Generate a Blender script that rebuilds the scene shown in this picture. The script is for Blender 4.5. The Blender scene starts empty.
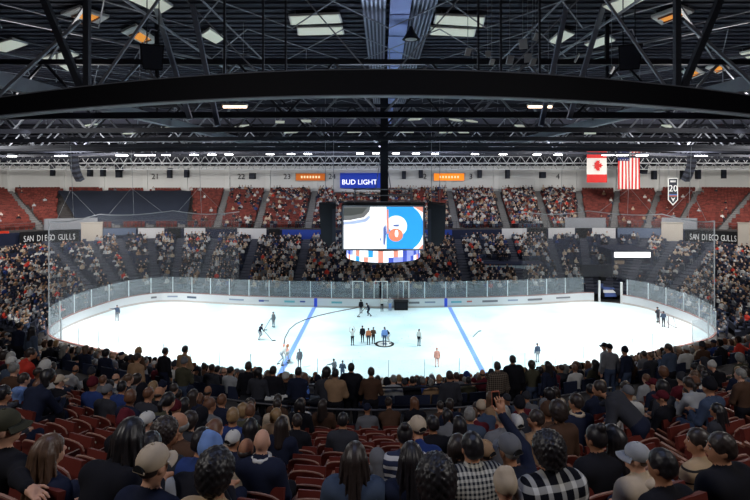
import bpy, math, random
import numpy as np
from mathutils import Vector, Matrix
random.seed(7); RNG = np.random.default_rng(7)
S = bpy.context.scene
COL = S.collection
CX, HY, F, H = 382.0, 176.0, 500.0, 14.8      # lens axis in the frame, focal length (px), eye height over the ice

def at(px, py, D):                             # photo direction + distance -> point in the hall
    return Vector(((px-CX)/F*D, D, H-(py-HY)/F*D))
def ice_at(px, py):
    D = F*H/(py-HY); return Vector(((px-CX)/F*D, D, 0))

# ------------------------------------------------------------------ materials
MATS = {}
def mat(name, rgb, rough=.7, metal=0., noise=0., scale=8., emit=0., spec=.3, emit_rgb=None):
    if name in MATS: return MATS[name]
    m = bpy.data.materials.new(name); m.use_nodes = True
    nt = m.node_tree; b = nt.nodes['Principled BSDF']
    b.inputs['Base Color'].default_value = (*rgb, 1); b.inputs['Roughness'].default_value = rough
    b.inputs['Metallic'].default_value = metal; b.inputs['Specular IOR Level'].default_value = spec
    if noise:
        tc = nt.nodes.new('ShaderNodeTexCoord'); n = nt.nodes.new('ShaderNodeTexNoise')
        n.inputs['Scale'].default_value = scale; n.inputs['Detail'].default_value = 4
        r = nt.nodes.new('ShaderNodeMapRange')
        r.inputs['To Min'].default_value = 1-noise; r.inputs['To Max'].default_value = 1+noise
        mx = nt.nodes.new('ShaderNodeMix'); mx.data_type = 'RGBA'; mx.blend_type = 'MULTIPLY'
        mx.inputs['Factor'].default_value = 1; mx.inputs['A'].default_value = (*rgb, 1)
        nt.links.new(tc.outputs['Object'], n.inputs['Vector']); nt.links.new(n.outputs['Fac'], r.inputs['Value'])
        nt.links.new(r.outputs['Result'], mx.inputs['B']); nt.links.new(mx.outputs['Result'], b.inputs['Base Color'])
    if emit:
        b.inputs['Emission Color'].default_value = (*(emit_rgb or rgb), 1); b.inputs['Emission Strength'].default_value = emit
    MATS[name] = m; return m
def srgb(r, g, b):
    f = lambda c: (c/255/12.92) if c/255 <= .04045 else ((c/255+.055)/1.055)**2.4
    return (f(r), f(g), f(b))

def math_node(nt, op, a, b=None, c=None):
    n = nt.nodes.new('ShaderNodeMath'); n.operation = op
    for i, v in enumerate((a, b, c)):
        if v is None: continue
        if hasattr(v, 'links'): nt.links.new(v, n.inputs[i])
        else: n.inputs[i].default_value = v
    return n.outputs[0]
def plaid(name, dark, light, period, duty=.5, thin=False):
    m = bpy.data.materials.new(name); m.use_nodes = True; nt = m.node_tree; b = nt.nodes['Principled BSDF']
    b.inputs['Roughness'].default_value = .9; b.inputs['Specular IOR Level'].default_value = .1
    tc = nt.nodes.new('ShaderNodeTexCoord'); sx = nt.nodes.new('ShaderNodeSeparateXYZ')
    nt.links.new(tc.outputs['Object'], sx.inputs[0])
    def stripe(o):
        v = math_node(nt, 'FRACT', math_node(nt, 'ADD', math_node(nt, 'DIVIDE', o, period), 50.0))
        return math_node(nt, 'LESS_THAN', v, duty)
    s = math_node(nt, 'MULTIPLY', math_node(nt, 'ADD', stripe(sx.outputs['X']), stripe(sx.outputs['Z'])), .5)
    if thin: s = math_node(nt, 'GREATER_THAN', s, .25)
    mx = nt.nodes.new('ShaderNodeMix'); mx.data_type = 'RGBA'
    mx.inputs['A'].default_value = (*dark, 1); mx.inputs['B'].default_value = (*light, 1)
    nt.links.new(s, mx.inputs['Factor']); nt.links.new(mx.outputs['Result'], b.inputs['Base Color'])
    MATS[name] = m; return m
def stripes_z(name, base, line, period, duty):
    m = bpy.data.materials.new(name); m.use_nodes = True; nt = m.node_tree; b = nt.nodes['Principled BSDF']
    b.inputs['Roughness'].default_value = .9
    tc = nt.nodes.new('ShaderNodeTexCoord'); sx = nt.nodes.new('ShaderNodeSeparateXYZ')
    nt.links.new(tc.outputs['Object'], sx.inputs[0])
    v = math_node(nt, 'FRACT', math_node(nt, 'DIVIDE', sx.outputs['Z'], period))
    s = math_node(nt, 'LESS_THAN', v, duty)
    mx = nt.nodes.new('ShaderNodeMix'); mx.data_type = 'RGBA'
    mx.inputs['A'].default_value = (*base, 1); mx.inputs['B'].default_value = (*line, 1)
    nt.links.new(s, mx.inputs['Factor']); nt.links.new(mx.outputs['Result'], b.inputs['Base Color'])
    MATS[name] = m; return m

# ------------------------------------------------------------------ mesh builder
class MB:
    def __init__(s): s.v = []; s.f = []; s.m = []
    def add(s, vs, fs, mi=0):
        o = len(s.v); s.v += [tuple(v) for v in vs]; s.f += [tuple(i+o for i in f) for f in fs]; s.m += [mi]*len(fs); return s
    def box(s, c, size, rz=0, mi=0, rx=0):
        hx, hy, hz = size[0]/2, size[1]/2, size[2]/2
        R = Matrix.Rotation(rz, 3, 'Z') @ Matrix.Rotation(rx, 3, 'X'); c = Vector(c)
        vs = [c + R @ Vector((x*hx, y*hy, z*hz)) for z in (-1, 1) for x, y in ((-1,-1),(1,-1),(1,1),(-1,1))]
        return s.add(vs, [(3,2,1,0),(4,5,6,7),(0,1,5,4),(1,2,6,5),(2,3,7,6),(3,0,4,7)], mi)
    def hexa(s, low, high, mi=0):              # two quads of 4 points
        return s.add(list(low)+list(high), [(3,2,1,0),(4,5,6,7),(0,1,5,4),(1,2,6,5),(2,3,7,6),(3,0,4,7)], mi)
    def bar(s, a, b, w, h=None, mi=0):         # straight rectangular bar a->b
        a, b = Vector(a), Vector(b); d = (b-a).normalized(); h = h or w
        up = Vector((0,0,1)) if abs(d.z) < .95 else Vector((0,1,0))
        x = d.cross(up).normalized(); y = x.cross(d)
        q = lambda p: [p-x*w/2-y*h/2, p+x*w/2-y*h/2, p+x*w/2+y*h/2, p-x*w/2+y*h/2]
        return s.add(q(a)+q(b), [(0,1,2,3),(7,6,5,4),(4,5,1,0),(5,6,2,1),(6,7,3,2),(7,4,0,3)], mi)
    def tube(s, pts, r, n=8, mi=0, closed=False):
        pts = [Vector(p) for p in pts]; N = len(pts); o = len(s.v); rs = r if isinstance(r, (list, tuple)) else [r]*N
        for i, p in enumerate(pts):
            a = pts[i-1] if (i or closed) else p; b = pts[(i+1) % N] if (i < N-1 or closed) else p
            d = (b-a).normalized(); up = Vector((0,0,1)) if abs(d.z) < .9 else Vector((1,0,0))
            x = d.cross(up).normalized(); y = x.cross(d)
            s.v += [tuple(p + (x*math.cos(t)+y*math.sin(t))*rs[i]) for t in [2*math.pi*k/n for k in range(n)]]
        for i in range(N if closed else N-1):
            j = (i+1) % N
            for k in range(n):
                s.f.append((o+i*n+k, o+i*n+(k+1) % n, o+j*n+(k+1) % n, o+j*n+k)); s.m.append(mi)
        if not closed:
            s.f.append(tuple(o+k for k in range(n-1, -1, -1))); s.f.append(tuple(o+(N-1)*n+k for k in range(n))); s.m += [mi, mi]
        return s
    def lathe(s, prof, c=(0,0,0), n=20, mi=0, sx=1, sy=1):
        o = len(s.v); c = Vector(c)
        for r, z in prof:
            s.v += [(c.x+sx*r*math.cos(2*math.pi*k/n), c.y+sy*r*math.sin(2*math.pi*k/n), c.z+z) for k in range(n)]
        for i in range(len(prof)-1):
            for k in range(n):
                s.f.append((o+i*n+k, o+i*n+(k+1) % n, o+(i+1)*n+(k+1) % n, o+(i+1)*n+k)); s.m.append(mi)
        s.f.append(tuple(o+k for k in range(n-1, -1, -1))); s.f.append(tuple(o+(len(prof)-1)*n+k for k in range(n))); s.m += [mi, mi]
        return s
    def prism(s, poly, axis_vec, mi=0):        # planar polygon (3D pts) extruded along a vector
        n = len(poly); a = [Vector(p) for p in poly]; e = Vector(axis_vec)
        return s.add(a+[p+e for p in a], [tuple(range(n-1,-1,-1)), tuple(range(n, 2*n))] + [(i,(i+1) % n, n+(i+1) % n, n+i) for i in range(n)], mi)
    def ribbon(s, P, Q, mi=0):                 # quad strip between two polylines
        n = len(P); return s.add(list(P)+list(Q), [(i, i+1, n+i+1, n+i) for i in range(n-1)], mi)
    def slab(s, P, Q, dz, mi=0):               # quad strip with thickness dz upward
        n = len(P); up = Vector((0,0,dz)); P = [Vector(p) for p in P]; Q = [Vector(q) for q in Q]
        vs = P+Q+[p+up for p in P]+[q+up for q in Q]; f = []
        for i in range(n-1):
            f += [(n+i, n+i+1, i+1, i), (2*n+i, 2*n+i+1, 3*n+i+1, 3*n+i), (i, i+1, 2*n+i+1, 2*n+i), (3*n+i, 3*n+i+1, n+i+1, n+i)]
        f += [(0, 2*n, 3*n, n), (n-1, 2*n-1, 4*n-1, 3*n-1)]
        return s.add(vs, f, mi)
    def build(s, name, mats, parent=None, smooth=False, origin=None, rz=0):
        me = bpy.data.meshes.new(name)
        V = np.array(s.v, dtype=float)
        if origin is not None:
            V = V - np.array(origin)
            if rz:
                c, sn = math.cos(-rz), math.sin(-rz); V = np.c_[V[:,0]*c-V[:,1]*sn, V[:,0]*sn+V[:,1]*c, V[:,2]]
        me.from_pydata(V.tolist(), [], s.f)
        if not isinstance(mats, (list, tuple)): mats = [mats]
        for m in mats: me.materials.append(m)
        if len(mats) > 1: me.polygons.foreach_set('material_index', s.m)
        if smooth: me.polygons.foreach_set('use_smooth', [True]*len(s.f))
        me.update()
        o = bpy.data.objects.new(name, me); COL.objects.link(o)
        if origin is not None: o.location = origin; o.rotation_euler.z = rz
        if parent is not None:
            o.parent = parent
            if origin is None and parent.type == 'EMPTY' or parent.type == 'MESH' and origin is None:
                o.matrix_parent_inverse = Matrix.LocRotScale(parent.location, parent.rotation_euler, parent.scale).inverted() if parent.parent is None else Matrix()
        return o
def tag(o, label, cat, group=None, kind=None):
    o['label'] = label; o['category'] = cat
    if group: o['group'] = group
    if kind: o['kind'] = kind
    return o
def struct(o): o['kind'] = 'structure'; return o
def empty(name, loc, label, cat, group=None, rz=0):
    e = bpy.data.objects.new(name, None); COL.objects.link(e); e.location = loc; e.rotation_euler.z = rz
    return tag(e, label, cat, group)
def text_mesh(name, s, size, M4, m, parent=None, ext=.01):
    cu = bpy.data.curves.new(name, 'FONT'); cu.body = s; cu.size = size; cu.extrude = ext; cu.align_x = 'CENTER'; cu.align_y = 'CENTER'; cu.resolution_u = 3
    t = bpy.data.objects.new(name, cu); COL.objects.link(t); bpy.context.view_layer.update()
    me = bpy.data.meshes.new_from_object(t.evaluated_get(bpy.context.evaluated_depsgraph_get()))
    bpy.data.objects.remove(t); me.transform(M4); me.materials.clear(); me.materials.append(m)
    o = bpy.data.objects.new(name, me); COL.objects.link(o)
    if parent is not None: o.parent = parent; o.matrix_parent_inverse = Matrix.LocRotScale(parent.location, parent.rotation_euler, parent.scale).inverted()
    return o
def facing(loc, rz=0, rx=math.pi/2):           # text standing upright, read from -Y
    return Matrix.Translation(loc) @ Matrix.Rotation(rz, 4, 'Z') @ Matrix.Rotation(rx, 4, 'X')
ONES = 'zeroth first second third fourth fifth sixth seventh eighth ninth tenth eleventh twelfth thirteenth fourteenth fifteenth sixteenth seventeenth eighteenth nineteenth'.split()
TENS = {20:('twentieth','twenty'),30:('thirtieth','thirty'),40:('fortieth','forty'),50:('fiftieth','fifty'),60:('sixtieth','sixty'),70:('seventieth','seventy')}
def ordinal(n):
    if n < 20: return ONES[n]
    a, b = TENS[n//10*10]; return a if n % 10 == 0 else b+'-'+ONES[n % 10]

# ------------------------------------------------------------------ plan of the hall
RIGHT = [((0,56),(0,99)),((8,56.4),(10.5,99)),((15.5,57.2),(21,99)),((21,58.3),(29.5,99)),((24.3,58.9),(38,99)),((27,58.4),(50,99)),
         ((29.2,56.2),(64,98.5)),((30.2,53.2),(76,96)),((30.7,50.2),(84,90)),((30.6,47.5),(90,82)),((29.9,45),(94,74)),((28.2,42.8),(96,66))]
NEARB = [(25.4,41.1),(21.5,39.3),(16,36.7),(8,34.4),(0,33.5)]
def catmull(P, per, closed=False):
    P = np.array(P, float); n = len(P); out = []
    rng = range(n) if closed else range(n-1)
    for i in rng:
        if closed: a, b, c, d = P[i-1], P[i], P[(i+1) % n], P[(i+2) % n]
        else: a, b, c, d = P[max(i-1,0)], P[i], P[i+1], P[min(i+2,n-1)]
        for k in range(per):
            t = k/per
            out.append(.5*((2*b)+(-a+c)*t+(2*a-5*b+4*c-d)*t*t+(-a+3*b-3*c+d)*t**3))
    if not closed: out.append(P[-1])
    return np.array(out)
_c = [(-c[0], c[1]) for c, w in RIGHT[:0:-1]] + [c for c, w in RIGHT]
_w = [(-w[0], w[1]) for c, w in RIGHT[:0:-1]] + [w for c, w in RIGHT]
Cd, Wd = catmull(_c, 24), catmull(_w, 24)
BOARD = catmull([c for c, w in RIGHT] + NEARB + [(-x, y) for x, y in NEARB[-2::-1]] + [(-c[0], c[1]) for c, w in RIGHT[:0:-1]], 24, True)
def cumlen(P): return np.r_[0, np.cumsum(np.hypot(*np.diff(P, axis=0).T))]
def resample(P, step, off=0):
    L = cumlen(P); s = np.arange(off, L[-1], step)
    X = np.c_[np.interp(s, L, P[:,0]), np.interp(s, L, P[:,1])]
    e = .05; T = np.c_[np.interp(s+e, L, P[:,0])-np.interp(s-e, L, P[:,0]), np.interp(s+e, L, P[:,1])-np.interp(s-e, L, P[:,1])]
    T /= np.hypot(*T.T)[:,None]+1e-9; return X, T
def row(q): return Cd*(1-q)+Wd*q
Q0, Q1, Q2, Q3 = .05, .455, .515, .965
def zq(q): return 1.15+(q-Q0)/(Q1-Q0)*3.9 if q < .49 else 6.7+(q-Q2)/(Q3-Q2)*5.2
FAR_LOW = [Q0+.022*i for i in range(19)]
FAR_UP = [Q2+.0215*i for i in range(21)]
def D0_of(X, Y): return Y/(1+.5*(X/Y)**2)
_dp = np.array([(0.8,1.45),(1.5,2.0),(2.6,2.7),(3.3,3.12),(4.3,3.6),(6,4.38),(9,5.55),(11.5,6.5)])
WALKZ = 8.2
def nz(d):
    if d < 11.6: return H-float(np.interp(d, _dp[:,0], _dp[:,1]))
    if d < 14.15: return WALKZ
    return max(13.62-.412*d, .05)
UP_ROWS = [1.8+.8*i for i in range(13)]        # seat rows between the camera and the walkway
LOW_ROWS = [14.6+.8*i for i in range(22)]
def nrow(d, umax=.98, n=200):
    u = np.linspace(-umax, umax, n); D = d*(1+.5*u*u); return np.c_[u*D, D]
def npos(d, u): D = d*(1+.5*u*u); return u*D, D
def nhead(d, u):                               # heading (rotation about z) of a seat on that row
    e = 1e-3; a = npos(d, u-e); b = npos(d, u+e); return math.atan2(b[1]-a[1], b[0]-a[0])

# ------------------------------------------------------------------ camera
cam = bpy.data.cameras.new('camera'); co = bpy.data.objects.new('camera', cam); COL.objects.link(co)
co.location = (0,0,H); co.rotation_euler = (math.pi/2,0,0)
cam.sensor_width = 36; cam.lens = F*36/750; cam.shift_x = -(CX-375)/750; cam.shift_y = -(250-HY)/750; cam.clip_start = .1; cam.clip_end = 400
S.camera = co
# ------------------------------------------------------------------ implicit-surface figures
def surface_nets(Sd, o, h):
    neg = Sd < 0; nx, ny, nzz = Sd.shape
    sh = [(i,j,k) for i in (0,1) for j in (0,1) for k in (0,1)]
    cnt = sum(neg[i:nx-1+i, j:ny-1+j, k:nzz-1+k].astype(np.int8) for i,j,k in sh)
    act = (cnt > 0) & (cnt < 8); A = np.argwhere(act); acc = np.zeros((len(A),3)); num = np.zeros(len(A))
    for a in sh:
        for ax in range(3):
            if a[ax]: continue
            b = list(a); b[ax] = 1
            sa = Sd[A[:,0]+a[0], A[:,1]+a[1], A[:,2]+a[2]]; sb = Sd[A[:,0]+b[0], A[:,1]+b[1], A[:,2]+b[2]]
            m = (sa < 0) != (sb < 0); t = np.where(m, sa/np.where(m, sa-sb, 1), 0)
            p = np.tile(np.array(a, float), (len(A),1)); p[:,ax] += t
            acc += p*m[:,None]; num += m
    V = (A+acc/num[:,None])*h+np.array(o)
    idx = -np.ones(act.shape, int); idx[act] = np.arange(len(A)); Fs = []
    for ax in range(3):
        b, c = (ax+1) % 3, (ax+2) % 3
        sl0 = [slice(None)]*3; sl1 = [slice(None)]*3; sl0[ax] = slice(0,-1); sl1[ax] = slice(1,None)
        n0 = neg[tuple(sl0)]; n1 = neg[tuple(sl1)]; E = np.argwhere(n0 != n1)
        E = E[(E[:,b] > 0) & (E[:,c] > 0) & (E[:,b] < act.shape[b]) & (E[:,c] < act.shape[c])]
        fl = n0[E[:,0],E[:,1],E[:,2]]
        def cell(db, dc):
            q = E.copy(); q[:,b] -= db; q[:,c] -= dc; return idx[q[:,0],q[:,1],q[:,2]]
        q = np.c_[cell(1,1), cell(0,1), cell(0,0), cell(1,0)]
        q[~fl] = q[~fl][:,::-1]; Fs.append(q)
    return V, np.vstack(Fs)
def cap_(a, ra, b, rb, m=0, k=.03): return ('c', np.array(a,float), ra, np.array(b,float), rb, m, k)
def ell(c, r, m=0, k=.03, R=None): return ('e', np.array(c,float), np.array(r,float), R, None, m, k)
def prim_d(p, P):
    if p[0] == 'c':
        a, ra, b, rb = p[1:5]; ab = b-a; L = max(ab@ab, 1e-9)
        t = np.clip(((P-a)@ab)/L, 0, 1)
        return np.sqrt((((P-a)-t[...,None]*ab)**2).sum(-1))-(ra+(rb-ra)*t)
    c, r, R = p[1:4]; q = P-c
    if R is not None: q = q@R
    k0 = np.sqrt(((q/r)**2).sum(-1))+1e-6; k1 = np.sqrt(((q/r**2)**2).sum(-1))+1e-6
    return k0*(k0-1)/k1
def implicit(prims, h, cuts=(), disp=None, nm=1, smooth_mat=True):
    lo = np.array([1e9]*3); hi = -lo
    for p in prims:
        if p[0] == 'c':
            for c, r in ((p[1],p[2]),(p[3],p[4])): lo = np.minimum(lo, c-r); hi = np.maximum(hi, c+r)
        else: r = p[2].max(); lo = np.minimum(lo, p[1]-r); hi = np.maximum(hi, p[1]+r)
    lo -= 2.5*h+.02; hi += 2.5*h+.02; n = np.ceil((hi-lo)/h).astype(int)+1
    G = np.stack(np.meshgrid(*[lo[i]+h*np.arange(n[i]) for i in range(3)], indexing='ij'), -1)
    D = np.full(G.shape[:3], 9.)
    for p in prims:
        if p[0] == 'c': plo = np.minimum(p[1]-p[2], p[3]-p[4]); phi = np.maximum(p[1]+p[2], p[3]+p[4])
        else: r = p[2].max(); plo, phi = p[1]-r, p[1]+r
        a = np.maximum(np.floor((plo-lo-.09)/h).astype(int), 0); b = np.minimum(np.ceil((phi-lo+.09)/h).astype(int)+1, n)
        s = tuple(slice(a[i], b[i]) for i in range(3)); d = prim_d(p, G[s]); k = p[6]; e = D[s]
        hh = np.clip(k-np.abs(d-e), 0, None)/k; D[s] = np.minimum(d, e)-hh*hh*k*.25
    for p in cuts: D = np.maximum(D, -prim_d(p, G))
    if disp is not None: D = D+disp(G)
    V, Fc = surface_nets(D, lo, h)
    cen = V[Fc].mean(1); best = np.full(len(cen), 9.); mi = np.zeros(len(cen), int)
    for p in prims:
        d = prim_d(p, cen); w = d < best; best[w] = d[w]; mi[w] = p[5]
    me = bpy.data.meshes.new('figure'); me.from_pydata(V.tolist(), [], Fc.tolist())
    for i in range(nm): me.materials.append(None)
    me.polygons.foreach_set('material_index', mi); me.polygons.foreach_set('use_smooth', [True]*len(Fc)); me.update()
    return me
SK, TOP, BOT, SHO = 0, 1, 2, 3
def Rz(a): c, s = math.cos(a), math.sin(a); return np.array([[c,-s,0],[s,c,0],[0,0,1]])
def Rx(a): c, s = math.cos(a), math.sin(a); return np.array([[1,0,0],[0,c,-s],[0,s,c]])
def hand(w, d, up, m, curl=.5, side=1, fine=True):  # wrist, direction, back-of-hand normal
    w, d, up = (np.array(v, float) for v in (w, d, up)); d /= np.linalg.norm(d); up -= d*(up@d); up /= np.linalg.norm(up); x = np.cross(d, up)*side
    P = [cap_(w, .026, w+d*.05, .03, m, .02), cap_(w+d*.03-x*.018, .022, w+d*.08-x*.022, .016, m, .015), cap_(w+d*.03+x*.018, .022, w+d*.08+x*.022, .016, m, .015)]
    if not fine: return P+[cap_(w+d*.07, .028, w+d*.14-up*.03*curl, .02, m, .02)]
    for i, (o, L) in enumerate(((-.033,.062),(-.011,.078),(.011,.085),(.033,.075))):
        a = w+d*.085+x*o; b = a+(d+x*o*4)*L*.5; c = b+(d*(1-curl)-up*curl)*L*.5/max(.6,1-curl*.3)
        P += [cap_(a-d*.02, .0105, b, .0095, m, .004), cap_(b, .0095, c, .008, m, .004)]
    a = w+d*.02+x*.03; b = a+(d*.6+x*.8)*.045; P += [cap_(a, .014, b, .011, m, .008), cap_(b, .011, b+(d*.9+x*.2-up*.3*curl)*.035, .009, m, .005)]
    return P
def head_prims(hc, yaw, pitch=0, k=.02):
    hc = np.array(hc, float); R = Rz(yaw)@Rx(pitch)
    t = lambda *v: hc+R@np.array(v, float)
    return [ell(t(0,-.005,.01), (.076,.096,.104), SK, k, R), ell(t(0,.03,-.05), (.056,.066,.07), SK, .04, R), cap_(t(0,.088,.0), .010, t(0,.108,-.03), .015, SK, .012),
            ell(t(.078,-.005,-.018), (.012,.022,.033), SK, .008, R), ell(t(-.078,-.005,-.018), (.012,.022,.033), SK, .008, R),
            cap_(t(-.02,.088,-.068), .009, t(.02,.088,-.068), .009, SK, .01), ell(t(0,.072,-.095), (.024,.022,.02), SK, .02, R)]
POSE = {}
def pose(name, yaw=0., fine=False, bulk=0.):
    st = name.startswith('st') or name.startswith('sk'); P = []
    lean = {'sit':.02,'sit_forward':.42,'sit_back':-.12,'sit_armout':-.05,'sit_raise':.0,'sit_side':.05,'st':.03,'st_fold':.03,'st_raise':-.03,'st_bend':.95,'st_point':.02,'sk':.35,'sk_bend':.75,'st_hold':.05}[name]
    pz = .93 if st else .5; pel = np.array([0,-.04 if not st else 0,pz]); R = Rx(-lean)
    if name in ('sk','sk_bend','st_bend'): pel[2] -= .06
    T = lambda x,y,z: pel+R@np.array([x,y,z], float)
    b = bulk
    P += [ell(T(0,0,.02), (.172+b*.5,.125+b*.5,.125), BOT, .05), ell(T(0,0,.17), (.163+b,.115+b,.19), TOP, .06, R), ell(T(0,.0,.34), (.185+b,.118+b,.20), TOP, .06, R),
          cap_(T(-.145,-.01,.455), .072+b, T(.145,-.01,.455), .072+b, TOP, .06), cap_(T(0,-.01,.47), .058+b*.6, T(0,.0,.545), .05+b*.4, TOP, .04)]
    hc = T(0,.03,.70) if lean < .3 else T(0,.03,.66)+np.array([0,.05,.04])
    P += [cap_(T(0,0,.5), .052, hc-np.array([0,.01,.06]), .05, SK, .03)]
    P += head_prims(hc, yaw, .0 if lean < .5 else -.25)
    sh = {s: T(.185*s,-.01,.44) for s in (-1,1)}
    arm = {}
    for s in (-1,1):
        if name == 'sit': e, w, hd = T(.25*s,.03,.16), np.array([.12*s,.22,.60]), (-.4*s,.8,-.1)
        elif name == 'sit_forward': e, w, hd = np.array([.2*s,.32,.60]), np.array([.05*s,.52,.66]), (-.5*s,.7,.1)
        elif name == 'sit_back': e, w, hd = T(.27*s,.02,.17), np.array([.14*s,.26,.58]), (-.3*s,.9,0)
        elif name == 'sit_side': e, w, hd = T(.26*s,.06,.18), np.array([.02+.06*s,.28,.68]), (-.6*s,.6,.2)
        elif name == 'sit_armout' and s > 0: e, w, hd = T(.40,-.15,.50), T(.62,-.25,.55), (.9,-.05,-.22)
        elif name == 'sit_raise' and s > 0: e, w, hd = T(.26,.24,.56), T(.12,.40,.80), (-.1,.2,.95)
        elif name in ('sit_armout','sit_raise'): e, w, hd = T(.25*s,.03,.16), np.array([.12*s,.22,.60]), (-.4*s,.8,-.1)
        elif name == 'st_fold': e, w, hd = T(.27*s,.04,.17), T(.02*s,.19,.22), (-.9*s,.1,.1)
        elif name == 'st_raise': e, w, hd = T(.33*s,.08,.62), T(.22*s,.16,.86), (-.1*s,.1,.95)
        elif name == 'st_point' and s < 0: e, w, hd = T(-.42,.05,.42), T(-.66,.08,.44), (-1,0,0)
        elif name == 'st_bend': e, w, hd = T(.30*s,.16,.30), T(.22*s,.40,.28), (-.1*s,.9,-.4)
        elif name in ('sk','sk_bend'): e, w, hd = T(.29*s,.10,.20), T(.16*s,.34,.12), (-.3*s,.8,-.5)
        elif name == 'st_hold': e, w, hd = T(.26*s,.05,.18), T(.1*s,.26,.28), (-.3*s,.8,.3)
        else: e, w, hd = T(.25*s,-.02,.15), T(.25*s,.06,-.08), (0,.1,-1)
        P += [cap_(sh[s], .060+b, e, .047+b*.9, TOP, .05), cap_(e, .047+b*.9, w, .034+b*.7, TOP, .03)]
        w = np.array(w, float); hd = np.array(hd, float)
        big = fine and ((name == 'sit_armout' and s > 0) or (name == 'sit_raise' and s > 0))
        P += hand(w+hd/np.linalg.norm(hd)*.02, hd, (0,0,1) if abs(hd[2]) < .8 else (0,-1,0), SK, .35 if not name.startswith('sit_raise') else .55, -s, big)
        arm[s] = w+hd/np.linalg.norm(hd)*.1
    for s in (-1,1):
        hip = pel+np.array([.095*s,0,-.02])
        if not st: kn = np.array([.14*s,.40,.50]); an = np.array([.14*s,.38,.10]); ft = an+np.array([.01*s,.15,-.05])
        elif name in ('sk','sk_bend'): kn = np.array([.17*s,.18,.50]); an = np.array([.2*s,-.1+.12*s,.10]); ft = an+np.array([.03*s,.16,-.045])
        else: kn = np.array([.105*s,.02,.5]); an = np.array([.11*s,-.02,.10]); ft = an+np.array([.02*s,.15,-.05])
        P += [cap_(hip, .088+b*.4, kn, .06+b*.3, BOT, .05), cap_(kn, .06+b*.3, an, .043+b*.2, BOT, .02), cap_(an-np.array([0,.03,.05]), .045, ft, .037, SHO, .03)]
    return P, hc, arm
def body(name, yaw, h, fine, bulk):
    key = (name, round(yaw,2), h, fine, bulk)
    if key not in POSE:
        P, hc, arm = pose(name, yaw, fine, bulk); POSE[key] = (implicit(P, h, nm=4), hc, arm)
    return POSE[key]
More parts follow.
